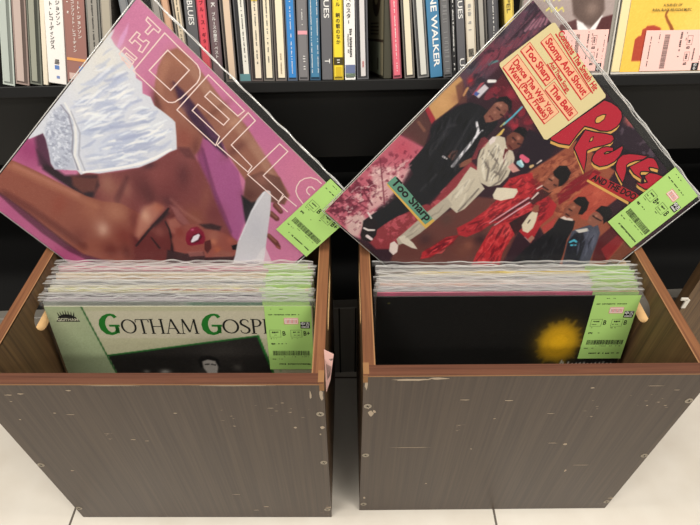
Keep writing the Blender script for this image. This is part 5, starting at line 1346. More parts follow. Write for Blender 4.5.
def price_tag(parent, x0, z1, y, w=.054, h=.095, grades=('B', 'B+'), full=True, seed=1, paper=M_GREEN):
    b = MB(); b.slab(x0, x0+w, z1-h, z1, y, 0, .00015)
    t = b.build('price_tag', paper, parent)
    if not full: return t
    yy = y-.00012; X = lambda u: x0+u*w; Z = lambda v: z1-v*h; rs = random.Random(seed); k = MB()
    def marks(u0, u1, v, hh=.016, dens=.7):                   # rows of print too small to read
        u = u0
        while u < u1:
            d = rs.uniform(.012, .035)
            if rs.random() < dens: k.slab(X(u), X(min(u+d, u1)), Z(v+hh*rs.uniform(.6, 1)), Z(v), yy)
            u += d+.008
    marks(.08, .16, .12); marks(.2, .74, .12, .016, .85); marks(.1, .5, .04, .01, .35)
    for u0, g in ((.07, grades[0]), (.53, grades[1])):         # the two grading boxes
        k.line([(X(u0), Z(.36)), (X(u0+.24), Z(.36)), (X(u0+.24), Z(.47)), (X(u0), Z(.47))], .00035, yy, 0, True)
        marks(u0+.05, u0+.19, .385, .024, .95); marks(u0+.03, u0+.2, .435, .012, .6); marks(u0+.01, u0+.14, .49, .012, .5)
        k.text(g, .0095, at(X(u0+.27), Z(.415)), yy, 0, .02, 'LEFT', width=.0042*len(g)*.9)
    marks(.08, .17, .565, .03, .95); marks(.2, .42, .57, .014, .4)
    u = .1
    while u < .93:                                             # bar code
        d = rs.choice((.006, .010, .016)); k.slab(X(u), X(u+d), Z(.765), Z(.69), yy); u += d+rs.choice((.007, .012))
    marks(.08, .3, .82, .014, .55); marks(.22, .93, .90, .022, .9); marks(.3, .9, .785, .008, .5)
    k.slab(X(.75), X(.96), Z(.335), Z(.235), yy)               # black shop stamp
    k.text('中古', .0056, at(X(.855), Z(.267)), yy-.0001, 1, .01)
    marks2 = MB()
    for i in range(6): k.slab(X(.775+i*.028), X(.79+i*.028), Z(.322), Z(.302), yy-.0001, 1)
    k.build('tag_print', [M_INK, M_WHITEINK], t)
    s = MB(); s.slab(X(.4), X(.71), Z(.27), Z(.175), yy, 0); ys = yy-.00012
    s.line([(X(.405), Z(.265)), (X(.705), Z(.265)), (X(.705), Z(.18)), (X(.405), Z(.18))], .0004, ys, 1, True)
    for i in range(9): s.slab(X(.44+i*.028), X(.45+i*.028), Z(.25), Z(.2), ys, 1 if i % 3 else 2)
    s.build('price_sticker', [M_PALE, M_REDINK, mat('grey ink', (130, 122, 120), .7)], t)
    for q in (): pass
    return t

def pose(roll, lean, yaw):
    return (Matrix.Rotation(R(yaw), 3, 'Z') @ Matrix.Rotation(R(-lean), 3, 'X') @ Matrix.Rotation(R(roll), 3, 'Y'))

def seam_glint(parent, pts, rad=.0007):
    b = MB(); b.tube(pts, rad, 6); return b.build('sleeve_seam_glint', PL_SEAM_GLINT, parent, smooth=True)

# ------------------------------------------------------------------ floor
tile = mat('cream floor tile', (214, 206, 190), .28, .5); n, l, b = nodes(tile)
tc = n.new('ShaderNodeTexCoord'); sp = n.new('ShaderNodeSeparateXYZ'); l.new(tc.outputs['Object'], sp.inputs[0])
def joint(sock, off, per, half):
    a = n.new('ShaderNodeMath'); a.operation = 'ADD'; a.inputs[1].default_value = off; l.new(sock, a.inputs[0])
    m_ = n.new('ShaderNodeMath'); m_.operation = 'PINGPONG'; m_.inputs[1].default_value = per/2; l.new(a.outputs[0], m_.inputs[0])
    c = n.new('ShaderNodeMath'); c.operation = 'LESS_THAN'; c.inputs[1].default_value = half; l.new(m_.outputs[0], c.inputs[0]); return c.outputs[0]
jx = joint(sp.outputs['X'], .3955+.602*8, .602, .0016); jy = joint(sp.outputs['Y'], -.53+.602*8, .602, .0016)
mx = n.new('ShaderNodeMath'); mx.operation = 'MAXIMUM'; l.new(jx, mx.inputs[0]); l.new(jy, mx.inputs[1])
nz = n.new('ShaderNodeTexNoise'); nz.inputs['Scale'].default_value = 14; nz.inputs['Detail'].default_value = 5; l.new(tc.outputs['Object'], nz.inputs['Vector'])
rp = n.new('ShaderNodeValToRGB'); rp.color_ramp.elements[0].position = .3; rp.color_ramp.elements[0].color = (*lin((206, 199, 187)), 1)
rp.color_ramp.elements[1].position = .7; rp.color_ramp.elements[1].color = (*lin((216, 211, 201)), 1); l.new(nz.outputs['Fac'], rp.inputs['Fac'])
mi = n.new('ShaderNodeMix'); mi.data_type = 'RGBA'; l.new(mx.outputs[0], mi.inputs[0]); l.new(rp.outputs['Color'], mi.inputs[6]); mi.inputs[7].default_value = (*lin((92, 84, 76)), 1)
l.new(mi.outputs[2], b.inputs['Base Color'])
fl = MB(); fl.box(-2.4, 2.4, -2.4, 1.6, -.02, 0); structure(fl.build('floor', tile))

# ------------------------------------------------------------------ shelf unit behind the crates
SHY, SHYAW = .605, 2.5
SHELF = thing('shelf_unit', 'black laminate shelf unit holding the discs, with open lower bay behind both crates', 'shelf', (0, SHY, 0), Matrix.Rotation(R(SHYAW), 3, 'Z'))
SZ = .506                                                     # top of the disc shelf
TILT = Matrix.Rotation(R(-20), 4, 'X')                        # the disc shelf slopes back
SHM = Matrix.Translation((0, SHY, SZ)) @ Matrix.Rotation(R(SHYAW), 4, 'Z') @ TILT
q = MB(); q.box(-1.5, 1.5, 0, .24, -.013, 0); q.v = [tuple(Matrix.Translation((0, 0, SZ)) @ (TILT @ Vector(v))) for v in q.v]
q.build('shelf_board', M_BLACK, SHELF, bevel=.0012)
q = MB(); q.box(-1.5, 1.5, .0025, .016, .398, .4915); q.build('fascia_board', M_FASCIA, SHELF, bevel=.001)
q = MB(); q.box(-1.5, 1.5, -.064, -.046, 0, .171)
q.build('plinth_board', M_PLINTH, SHELF, bevel=.0015)
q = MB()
for x in (-.0195, .0062): q.box(x-.0012, x+.0012, -.0646, -.0638, .001, .1705)  # dark strips painting in the crates' shadow borders on the plinth
q.build('plinth_shade_line', M_SLOT_SHADE, SHELF)
q = MB(); q.box(-1.5, 1.5, -.046, .30, .155, .171); q.build('bay_floor', M_BLACK, SHELF)
q = MB(); q.box(-1.5, 1.5, .30, .316, 0, .92); q.build('back_board', M_BLACK, SHELF)
for x in (-1.518, 1.5):
    q = MB(); q.box(x, x+.018, 0, .316, 0, .92); q.build('end_panel', M_BLACK, SHELF)

# ------------------------------------------------------------------ crates
def crate(label, x, y, yaw, W, D, Hh, group, chips=(), seed=0, screws=True, corner=0):
    t = .0125
    c = thing('record_crate', label, 'crate', (x, y, 0), Matrix.Rotation(R(yaw), 3, 'Z'), group)     # base centre of the front edge
    h = Hh-.0012
    q = MB(); q.box(-W/2, W/2, 0, t, 0, h); q.build('front_panel', W_FRONT, c, bevel=.0006)
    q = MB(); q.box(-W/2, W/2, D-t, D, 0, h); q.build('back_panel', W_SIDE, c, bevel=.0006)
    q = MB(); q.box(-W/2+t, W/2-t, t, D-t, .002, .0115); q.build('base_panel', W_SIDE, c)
    for s in (-1, 1):                                          # sides with a rounded hand hole
        bm = bmesh.new(); xs = s*(W/2-t/2)-t/2
        outer = [(t, 0), (D-t, 0), (D-t, h), (t, h)]; hc, hz, hl, hr = .150, h-.037, .033, .0155
        hole = [(hc+hl*math.cos(0)*0+(hl if math.cos(a) >= 0 else -hl)+hr*math.cos(a), hz+hr*math.sin(a)) for a in [2*PI*(k+.5)/24 for k in range(24)]]
        for loop in (outer, hole):
            vs = [bm.verts.new((xs, p[0], p[1])) for p in loop]
            for i in range(len(vs)): bm.edges.new((vs[i], vs[(i+1) % len(vs)]))
        bmesh.ops.triangle_fill(bm, edges=bm.edges[:], use_beauty=True, normal=(1, 0, 0))
        ex = bmesh.ops.extrude_face_region(bm, geom=bm.faces[:]); bmesh.ops.translate(bm, vec=(t, 0, 0), verts=[v for v in ex['geom'] if isinstance(v, bmesh.types.BMVert)])
        bmesh.ops.recalc_face_normals(bm, faces=bm.faces[:])
        for f in bm.faces:
            m_ = f.calc_center_median()
            f.material_index = 1 if (abs(f.normal.x) < .5 and abs(m_.y-hc) < hl+hr+.004 and abs(m_.z-hz) < hr+.004) else 0
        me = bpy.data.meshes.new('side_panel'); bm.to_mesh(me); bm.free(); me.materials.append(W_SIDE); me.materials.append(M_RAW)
        link('side_panel', me, c)
        q = MB(); xa, xb = sorted((s*(W/2), s*(W/2-t))); q.box(xa, xb, t, D-t, h, Hh)
        xi, xj = sorted((s*(W/2-t), s*(W/2-t+.0014))); q.box(xi, xj, t, D-t, h-.0004, Hh+.00015, 1)
        q.build('edge_band', [W_BAND_Y, M_LIP], c)
    for y0, y1 in ((0, t), (D-t, D)):
        q = MB(); q.box(-W/2, W/2, y0, y1, h, Hh)
        if y0 == 0: q.box(-W/2, W/2, -.0002, .0006, h-.0012, h+.0002, 1)
        q.build('edge_band', [W_BAND, M_LIP], c)
    if screws:
        for s in (-1, 1):
            for zz in (Hh-.05, Hh*.5, .03):
                q = MB(); cx, cz = s*(W/2-.0055), zz+random.uniform(-.008, .008)
                ring = [(cx+.0042*math.cos(a), cz+.0042*math.sin(a)) for a in [2*PI*k/14 for k in range(14)]]
                vs = [(p[0], .0002, p[1]) for p in ring]+[(p[0], -.0005, p[1]) for p in ring]
                q.add(vs, [tuple(range(14, 28))]+[(i, (i+1) % 14, 14+(i+1) % 14, 14+i) for i in range(14)], 0)
                q.line([(cx-.0022, cz-.0008), (cx+.0022, cz+.0008)], .0009, -.00058, 1); q.line([(cx-.0008, cz+.0022), (cx+.0008, cz-.0022)], .0009, -.00058, 1)
                q.build('screw', [M_SCREW, M_SLOT_SHADE], c)
    if corner:                                                 # rim corner knocked back to bare board
        q = MB(); e = corner*W/2; xa, xb = sorted((e-corner*.0058, e+corner*.0002)); q.box(xa, xb, .0015, t+.003, Hh-.001, Hh+.0003)
        xa, xb = sorted((e-corner*.0045, e+corner*.0003)); q.box(xa, xb, -.0004, .002, Hh-.012, Hh-.0002); q.build('chipped_patch', M_LIP2, c)
    if chips:
        rs = random.Random(seed)
        for (cx, cz, w_, h_) in chips:
            q = MB(); w_ *= .72; h_ *= .62
            n_ = 9+int(w_*150); pts = []
            for k in range(n_):
                a = 2*PI*k/n_; f = rs.uniform(.55, 1.15); pts.append((cx+w_/2*math.cos(a)*f, cz+h_/2*math.sin(a)*rs.uniform(.6, 1.15)))
            q.poly(pts, -.00022, 0); q.build('chipped_patch', M_CHIP, c)
    return c

WC, DC = .354, .245
LX, LY, LH = -.2030, .2955, .338
RX, RY, RH = .1905, .3065, .338
chL = [(-WC/2+.02+x, LH-z, w_, h_) for x, z, w_, h_ in [(.015, .020, .012, .003), (.028, .018, .010, .004), (.012, .032, .004, .002), (.078, .012, .008, .004), (.048, .055, .005, .003), (.064, .058, .014, .002), (.006, .068, .004, .004),
       (.115, .112, .010, .003), (.13, .115, .008, .002), (.175, .055, .006, .003), (.29, .035, .006, .002), (.30, .085, .005, .006), (.245, .30, .012, .004), (.23, .312, .014, .003), (.21, .26, .02, .002), (.018, .19, .006, .004), (.32, .02, .003, .03), (.327, .10, .003, .006)]]
chL += [(WC/2-.003, LH-.020, .006, .035), (WC/2-.004, LH-.085, .009, .012), (.09, LH-.0032, .13, .0022), (-.03, LH-.0032, .09, .002), (.12, LH-.045, .01, .002)]
chR = [(-WC/2+.047, RH-.008, .062, .007), (-WC/2+.075, RH-.006, .03, .006), (-WC/2+.003, RH-.016, .006, .03), (-WC/2+.009, RH-.072, .009, .02), (-WC/2+.006, RH-.058, .007, .016), (-WC/2+.013, RH-.068, .006, .01),
       (-WC/2+.108, RH-.046, .014, .003), (-WC/2+.155, RH-.048, .014, .0028), (-WC/2+.06, RH-.15, .07, .0018), (.065, RH-.145, .009, .010), (.05, RH-.142, .02, .002), (.1, RH-.2, .03, .002), (.085, RH-.215, .004, .012),
       (.03, RH-.075, .012, .002), (-.03, RH-.085, .006, .002), (.06, RH-.025, .006, .004), (.125, RH-.022, .024, .0016), (.15, RH-.03, .01, .002), (.13, RH-.06, .004, .004), (-.045, RH-.155, .005, .004), (-.09, RH-.25, .004, .005), (.15, RH-.06, .005, .003), (-WC/2+.006, .045, .006, .012)]
G_CR = 'open wooden record crates on the floor'
crate('left brown wooden crate, pink paper tag poking out at its right side', LX, LY, 0, WC, DC, LH, G_CR, chL, 3, corner=1)
crate('right brown wooden crate with a long pale chip under its front rim', RX, RY, .5, WC, DC, RH, G_CR, chR, 5, corner=-1)
q = MB(); q.box(.5, .86, .532, .550, 0, .345); q.box(.5, .86, .532, .550, .345, .3465, 1)
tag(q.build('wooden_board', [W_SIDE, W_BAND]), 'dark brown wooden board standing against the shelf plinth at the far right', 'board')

# small papers by the crates
q = MB(); pts = [(-.0261, .3545), (-.0165, .3465), (-.0210, .301), (-.0261, .276)]
q.add([(p[0], .3245, p[1]) for p in pts]+[(p[0], .3248, p[1]) for p in pts], [(0, 3, 2, 1), (4, 5, 6, 7), (0, 1, 5, 4), (1, 2, 6, 5), (2, 3, 7, 6), (3, 0, 4, 7)])
pk = q.build('pink_price_tag', M_PINK); tag(pk, 'pink paper price tag poking out beside the right front corner of the left crate', 'tag')
q = MB()
for i in range(5): q.line([(-.0242+i*.0011, .330-i*.001), (-.0238+i*.0007, .302+i*.002)], .0004, .3243)
q.text('B', .006, at(-.019, .338, 75), .3243, 0); q.build('tag_print', M_INK, pk)
q = MB(); q.box(.4905, .5008, .5305, .5325, .199, .2035); q.box(.4985, .5045, .5305, .5325, .182, .2)
tag(q.build('white_paper_slip', M_CARD), 'small white paper slip stuck to the edge of the brown board at far right', 'paper slip')

# ------------------------------------------------------------------ two albums standing on a corner
G_T = 'albums standing on one corner in the crates'
def corner_album(label, S, c, roll, lean, yaw, ops, grades, tagx, seed):
    Rm = pose(roll, lean, yaw); a = thing('record_album', label, 'record', c, Rm, G_T)
    x0, x1, z0, z1 = -S/2+.002, S/2-.003, -S/2+.002, S/2-.0105
    cov = cover_mesh('cover', ops, x1-x0, z1-z0, .003, 380, 380, a, x0, z1, vivid=True)
    film('plastic_sleeve', S, S, a, -S/2, -S/2, .0021, .0008, seed, flap=.0095, nx=90, nz=10)
    y = -.0016
    seam_glint(a, [(-S/2, 0, S/2), (-S/2, 0, -S/2), (S/2, 0, -S/2), (S/2, 0, S/2)])
    seam_glint(a, [(-S/2+S*i/60, -.002+.0009*math.sin(i*1.3+seed), S/2+.0006*math.sin(i*.9)) for i in range(61)], .0006)
    seam_glint(a, [(-S/2+S*i/60, .002+.0009*math.sin(i*1.1+seed), S/2-.0016+.0005*math.sin(i*.7)) for i in range(61)], .0005)
    price_tag(a, x0+tagx*(x1-x0), z1+.026*(z1-z0), -.0034, .163*(x1-x0), .302*(z1-z0), grades, True, seed)
    def m(u, v): return (x0+u/1000*(x1-x0), z1-v/1000*(z1-z0))
    return a, cov, m

SL, SR = .318, .32
alb, cov, m = corner_album('album with THE DELLS in white outline over a pink picture of a person in white', SL, (-.2108, .5048, .4025), 46.4, 16.7, 0, ART_LEFT, ('B', 'B+'), .849, 4)
q = MB()
for ln in OUTLINES:
    p = [m(ln[i], ln[i+1]) for i in range(1, len(ln), 2)]; q.line(p, .0013, -.00165, 0, ln[0] == 'c')
q.build('title_outline', mat('cream outline ink', (250, 226, 220), .5), cov)

alb, cov, m = corner_album('red and black album showing five men in suits, cream sticker and Too Sharp sign', SR, (.1935, .5022, .3998), 44.3, 17.2, 2, ART_RIGHT, ('B+', 'B'), .818, 9)
M_LRED = mat('logo red ink', (190, 32, 56), .45); M_LCREAM = mat('logo amber ink', (226, 178, 96), .45); M_LBLK = mat('logo black ink', (16, 10, 14), .45)
def pm(k, dx=0, dy=0):
    f = LOGO[k]; return [m(f[i]+dx, f[i+1]+dy) for i in range(0, len(f), 2)]
q = MB()
for i, k in enumerate('pruces'):
    y0 = -.00156-i*.000015
    for st in range(4): q.poly(pm(k, 3+st*2.4, 3+st*2.6), y0+.000004*(3-st), 1)
for i, k in enumerate('pruces'):
    y0 = -.00172-i*.00002
    q.line(pm(k), .0028, y0+.00001, 2, True); q.poly(pm(k), y0, 0)
for k in ('p_hole', 'r_hole'): q.poly(pm(k), -.0019, 1); q.line(pm(k), .0009, -.00192, 2, True)
q.build('logo_lettering', [M_LRED, M_LCREAM, M_LBLK], cov)
q = MB(); q.poly(pm('sign'), -.00158, 0); q.poly(pm('sign_bar'), -.0016, 1)
a0, a1 = Vector(m(598, 203)), Vector(m(822, 222))
q.text('AND THE DOO', .0098, at(*m(722, 178), -19.5), -.00163, 2, .04, width=.063)
q.build('title_banner', [mat('banner red ink', (180, 34, 44), .45), M_LCREAM, M_LBLK], cov)
q = MB(); q.poly(pm('too_sharp'), -.00158, 0); q.poly(pm('too_sharp_edge'), -.0016, 1)
q.text('Too Sharp', .0138, at(*m(206, 741), 3.5), -.00163, 2, .03, width=.066)
q.build('song_sign', [mat('teal ink', (104, 162, 138), .45), mat('sign yellow ink', (226, 186, 92), .45), M_LBLK], cov)
q = MB(); q.poly(pm('sticker'), -.00225, 0); st = q.build('promo_sticker', mat('cream sticker paper', (208, 194, 146), .45), alb)
q = MB(); SR_ = mat('sticker red ink', (190, 34, 40), .5); SP_ = mat('sticker salmon panel', (226, 176, 138), .5)
def panel(cu, cv, w, h, deg, txt, sz, tw, box=True):
    cx, cz = m(cu, cv); M_ = at(cx, cz, deg)
    def tr(x, z): p = M_ @ Vector((x, 0, z)); return (p.x, p.z)
    if box:
        P = [tr(-w/2, -h/2), tr(w/2, -h/2), tr(w/2, h/2), tr(-w/2, h/2)]
        q.poly(P, -.00232, 1); q.line(P, .0006, -.00234, 0, True)
    q.line([tr(-w/2, -h/2-.0004), tr(w/2+.0003, -h/2-.0004)], .0013, -.00236, 0)
    q.text(txt, sz, M_ @ Matrix.Translation((0, 0, .0002)), -.00238, 0, .034, width=tw)
panel(256, 9, .078, .0075, 5.5, 'Contains The Smash Hit', .0085, .076, False)
panel(243, 48, .079, .0115, 3.4, 'Stomp And Shout', .0098, .074)
panel(251, 83, .040, .006, 6, 'And These Songs', .0062, .038, False)
panel(166, 109, .048, .0115, 3.4, 'Too Sharp', .0098, .043)
panel(322, 127, .046, .0115, 2, 'The Bells', .0098, .041)
panel(216, 177, .080, .0185, 3.8, '', .009, .07)
q.text('Dance The Way You', .0088, at(*m(215, 166), 3.8), -.0024, 0, .034, width=.073)
q.text('Want (Party Freaks)', .0088, at(*m(217, 190), 3.8), -.0024, 0, .034, width=.073)
q.build('sticker_print', [SR_, SP_], st)

# ------------------------------------------------------------------ the upright rows of records
LPW, LPH, LPT = .3125, .3155, .0016
def row_record(label, group, x, ytop, ybot, zb, ops, edge, nu, nv, tagged, grades, seed, yaw=0, flap=.009, tag_full=False, tx=0):
    lean = math.degrees(math.asin(max(-.9, min(.9, (ytop-ybot)/LPH))))
    o = thing('record_album', label, 'record', (x, ybot, zb), pose(0, lean, yaw), group)
    cov = cover_mesh('cover', ops, LPW, LPH, LPT, nu, nv, o, edge=edge)
    film('plastic_sleeve', LPW+.008, LPH+flap+.001, o, -LPW/2-.004, -.001, .0011, .0016 if not tag_full else .0008, seed, flap, nx=110, nz=4)
    if tagged: price_tag(o, LPW/2-.056+tx, LPH+.001, -.0014, .055, .098, grades, tag_full, seed)
    return o, cov

# serif capitals for the title, as strokes in a unit box
def arc(cx, cz, rx, rz, a0, a1, n=18): return [(cx+rx*math.cos(R(a0+(a1-a0)*i/n)), cz+rz*math.sin(R(a0+(a1-a0)*i/n))) for i in range(n+1)]
TH, TN = .135, .06
GL = {
 'O': (1.0, [(arc(.5, .5, .44, .46, 20, 380, 26), [TN+(TH-TN)*abs(math.cos(R(20+360*i/26))) for i in range(27)])]),
 'T': (.86, [([(.43, 0), (.43, .97)], TH), ([(.02, .97), (.84, .97)], TN), ([(.02, .97), (.0, .78)], TN), ([(.84, .97), (.86, .78)], TN), ([(.28, .01), (.58, .01)], TN)]),
 'H': (1.0, [([(.18, 0), (.18, 1)], TH), ([(.82, 0), (.82, 1)], TH), ([(.18, .5), (.82, .5)], TN), ([(.04, .01), (.32, .01)], TN), ([(.68, .01), (.96, .01)], TN), ([(.04, .99), (.32, .99)], TN), ([(.68, .99), (.96, .99)], TN)]),
 'A': (1.0, [([(.12, 0), (.48, 1)], TN), ([(.48, 1), (.86, 0)], TH), ([(.25, .36), (.72, .36)], TN), ([(.0, .01), (.24, .01)], TN), ([(.7, .01), (1.0, .01)], TN)]),
 'M': (1.2, [([(.14, 0), (.22, 1)], TN), ([(.22, 1), (.6, .1)], TH), ([(.6, .1), (.98, 1)], TN), ([(.98, 1), (1.06, 0)], TH), ([(.02, .01), (.27, .01)], TN), ([(.9, .01), (1.2, .01)], TN)]),
 'S': (.7, [([(.6, .78), (.56, .9), (.44, .97), (.3, .97), (.17, .9), (.12, .78), (.16, .65), (.3, .56), (.44, .47), (.58, .37), (.62, .23), (.56, .1), (.42, .03), (.27, .03), (.14, .1), (.08, .24)], [TN, TN, TN, TN*1.4, TH*.8, TH, TH, TH, TH, TH, TH, TH*.8, TN*1.4, TN, TN, TN])]),
 'P': (.72, [([(.18, 0), (.18, 1)], TH), ([(.18, .98), (.4, .98), (.56, .92), (.64, .75), (.56, .57), (.4, .5), (.18, .5)], [TN, TN, TH*.7, TH, TH*.7, TN, TN]), ([(.03, .01), (.34, .01)], TN), ([(.03, .99), (.2, .99)], TN)]),
 'E': (.7, [([(.18, 0), (.18, 1)], TH), ([(.05, .98), (.62, .98), (.64, .84)], TN), ([(.18, .52), (.5, .52)], TN), ([(.05, .02), (.64, .02), (.68, .18)], TN)]),
 'L': (.7, [([(.18, 0), (.18, 1)], TH), ([(.05, .02), (.62, .02), (.66, .18)], TN), ([(.05, .99), (.32, .99)], TN)]),
}
def serif(q, word, x0, x1, z0, z1, y):
    tot = sum(GL[c][0] for c in word); k = (x1-x0)/tot; x = x0
    for c in word:
        for path, w in GL[c][1]:
            q.line([(x+p[0]*k, z0+p[1]*(z1-z0)) for p in path], [v*k for v in w] if isinstance(w, list) else w*k, y, 0)
        x += GL[c][0]*k

A_GOTHAM = [['p', [202, 200, 168], 0, 1, [-10, -10, 1010, -10, 1010, 1010, -10, 1010]],
  ['p', [214, 208, 184], 6, 1, [140, 20, 1010, 20, 1010, 150, 150, 150]],
  ['p', [178, 192, 154], 3, 1, [-10, -10, 138, -10, 138, 0, 194, 320, 310, 1000, -10, 1010]], ['b', [190, 198, 162], 150, .6, 40, 60, 100, 0],
  ['p', [36, 33, 31], 3, 1, [184, 237, 786, 139, 830, 322, 975, 930, 300, 930]], ['b', [70, 66, 62], 130, .6, 640, 230, 80, 0],
  ['b', [80, 76, 72], 60, .5, 560, 330, 60, 0],
  ['p', [20, 18, 18], 6, 1, [535, 262, 552, 240, 590, 238, 618, 256, 622, 296, 606, 296, 540, 300]], ['p', [196, 190, 184], 5, 1, [552, 268, 575, 258, 604, 266, 612, 296, 604, 330, 566, 332, 552, 300]],
  ['s', [40, 36, 34], 3, 1, [562, 284, 3, 576, 282, 3]], ['s', [40, 36, 34], 3, 1, [588, 283, 3, 602, 286, 3]],
  ['b', [190, 186, 180], 26, .9, 395, 322, 16, 0], ['b', [150, 146, 140], 16, .8, 320, 320, 10, 0], ['b', [110, 106, 100], 20, .7, 690, 300, 20, 0],
  ['s', [36, 104, 44], 3, 1, [138, -5, 3, 194, 320, 3, 310, 1000, 3]], ['s', [40, 112, 48], 3, 1, [184, 237, 4, 786, 139, 4]], ['s', [38, 120, 48], 3, 1, [786, 139, 5, 830, 322, 5, 975, 930, 5]],
  ['s', [150, 176, 128], 4, .9, [846, 130, 4, 862, 322, 4]]]
A_SUN = [['p', [15, 14, 13], 0, 1, [-10, -10, 1010, -10, 1010, 1010, -10, 1010]], ['b', [26, 24, 22], 300, .5, 400, 200, 200, 0], ['p', [20, 19, 18], 3, 1, [-10, 235, 1010, 235, 1010, 1010, -10, 1010]],
  ['b', [206, 156, 24], 92, .85, 738, 222, 104, 0], ['b', [240, 190, 30], 76, 1, 738, 226, 84, 0], ['b', [246, 196, 30], 56, 1, 738, 222, 60, 0]]
for k in range(46):
    a = 2*PI*k/46; rr = 92+random.uniform(-16, 16)
    A_SUN.append(['s', [224, 176, 28], 16, .6, [738+50*math.cos(a), 227+60*math.sin(a), 9, 738+rr*.95*math.cos(a), 227+rr*1.15*math.sin(a), 2]])
for k in range(12):
    A_SUN.append(['s', [205, 200, 190], 3, 1, [800+k*16, 328+(k*7 % 9), 3, 800+k*16+(4 if k % 3 else -6), 376, 3]])
A_SUN.append(['s', [205, 200, 190], 3, 1, [770, 318, 3, 764, 360, 3]]); A_SUN.append(['s', [205, 200, 190], 3, 1, [776, 326, 3, 782, 360, 3]])
A_SUN.append(['s', [120, 116, 60], 3, .8, [46, 30, 2, 52, 30, 2]])

def strip_ops(col, col2=None, split=500, seed=0):
    o = [['p', list(col), 0, 1, [-10, -10, 1010, -10, 1010, 1010, -10, 1010]]]
    if col2: o.append(['p', list(col2), 4, 1, [split, -10, 1010, -10, 1010, 1010, split, 1010]])
    r_ = random.Random(seed); x = r_.uniform(60, 300); d = tuple(int(v*.55) for v in col)
    o.append(['s', list(d), 4, .45, [x, 22, 4, x+r_.uniform(80, 300), 22, 4]])
    return o

ORD = ['front', 'second', 'third', 'fourth', 'fifth', 'sixth', 'seventh', 'eighth', 'ninth', 'tenth', 'eleventh', 'twelfth', 'thirteenth', 'fourteenth', 'fifteenth', 'sixteenth']
left_row = [('grey green', (150, 158, 150), (96, 140, 112), 540), ('lavender', (196, 180, 194), None, 0), ('pale lavender', (208, 198, 206), None, 0), ('dark grey', (92, 90, 94), None, 0), ('cream', (222, 216, 180), (206, 190, 176), 700),
            ('yellow and orange', (224, 222, 150), (206, 130, 92), 330), ('off white', (226, 222, 212), None, 0), ('blue grey', (130, 134, 142), None, 0), ('white', (232, 230, 224), None, 0), ('tan', (214, 176, 136), (216, 206, 176), 600),
            ('pale beige', (222, 206, 176), None, 0), ('light grey', (198, 196, 190), None, 0), ('dusty pink', (206, 120, 142), None, 0), ('rose pink', (214, 134, 156), None, 0), ('silver grey', (182, 176, 174), None, 0)]
GL_ROW = 'upright records in the left crate'
n_ = len(left_row)+1
for i in range(n_):
    f = i/(n_-1); yt = .4125+f*(.4775-.4125); yb = .3440+f*(.3925-.3440); xs = LX-.0002+random.uniform(-.0035, .0035)
    if i == 0:
        o, cov = row_record('Gotham Gospel album at the front of the left crate', GL_ROW, -.2005, yt, yb, .0125, A_GOTHAM, mat('pale cover edge', (214, 212, 190), .7), 240, 240, True, ('B', 'B+'), 21, tag_full=True)
        q = MB(); X = lambda u: -LPW/2+u/1000*LPW; Z = lambda v: LPH-v/1000*LPH; y = -.00095
        serif(q, 'OTHAM', X(268), X(562), Z(127), Z(58), y); q.build('title_lettering', M_INK, cov)
        q = MB(); serif(q, 'OSPEL', X(655), X(895), Z(127), Z(58), y); q.build('title_lettering', M_INK, cov)
        for u0 in (193, 584):
            q = MB()
            p = [(62, 14), (56, 4), (46, 0), (34, 2), (20, 12), (9, 28), (4, 48), (6, 68), (16, 84), (32, 91), (48, 86), (58, 74), (60, 60)]
            q.line([(X(u0+a), Z(37+b)) for a, b in p], [k*LPW/1000 for k in (15, 13, 10, 11, 17, 22, 25, 25, 20, 13, 12, 14, 12)], y)
            q.line([(X(u0+30), Z(37+52)), (X(u0+70), Z(37+52))], .0030, y); q.line([(X(u0+58), Z(37+52)), (X(u0+57), Z(37+88))], .0042, y)
            q.build('title_initial', mat('green ink', (32, 128, 40), .5), cov)
        q = MB(); cx, cz = X(73), Z(70)
        q.poly([(X(28), Z(70)), (X(40), Z(48)), (X(56), Z(38)), (X(73), Z(35)), (X(90), Z(38)), (X(106), Z(48)), (X(118), Z(70))], y)
        for k in range(7): q.line([(X(46+k*9), Z(44)), (X(42+k*10.5), Z(18+abs(k-3)*3))], [.0018, .0005], y)
        q.text('GOTHAM', .0060, at(cx, Z(61)), y-.00008, 1, .02, width=.0245)
        q.build('label_emblem', [M_INK, mat('emblem pale ink', (206, 206, 180), .6)], cov)
    else:
        nm, c1, c2, sp_ = left_row[i-1]
        row_record('%s edged sleeved record, %s behind Gotham Gospel in the left crate' % (nm, ORD[i-1].replace('front', 'first')), GL_ROW, xs, yt, yb, .0125+f*.0095+random.uniform(0, .0025), strip_ops(c1, c2, sp_, i),
                   mat('cover edge '+nm, c1, .7), 24, 40, True, ('B', 'B'), 30+i, yaw=random.uniform(-.25, .25), flap=random.uniform(.0045, .0075), tx=random.uniform(-.004, .003))
right_row = [('magenta', (196, 44, 104), None, 0), ('grey', (150, 152, 154), None, 0), ('silver', (196, 198, 200), None, 0), ('peach', (226, 186, 166), (210, 206, 206), 420), ('white', (230, 230, 226), None, 0), ('mid grey', (168, 170, 170), None, 0),
             ('ivory', (222, 218, 200), None, 0), ('grey and yellow', (150, 142, 132), (232, 206, 92), 155), ('pale grey', (206, 204, 200), None, 0), ('slate', (140, 138, 140), None, 0)]
GR_ROW = 'upright records in the right crate'
n_ = len(right_row)+1
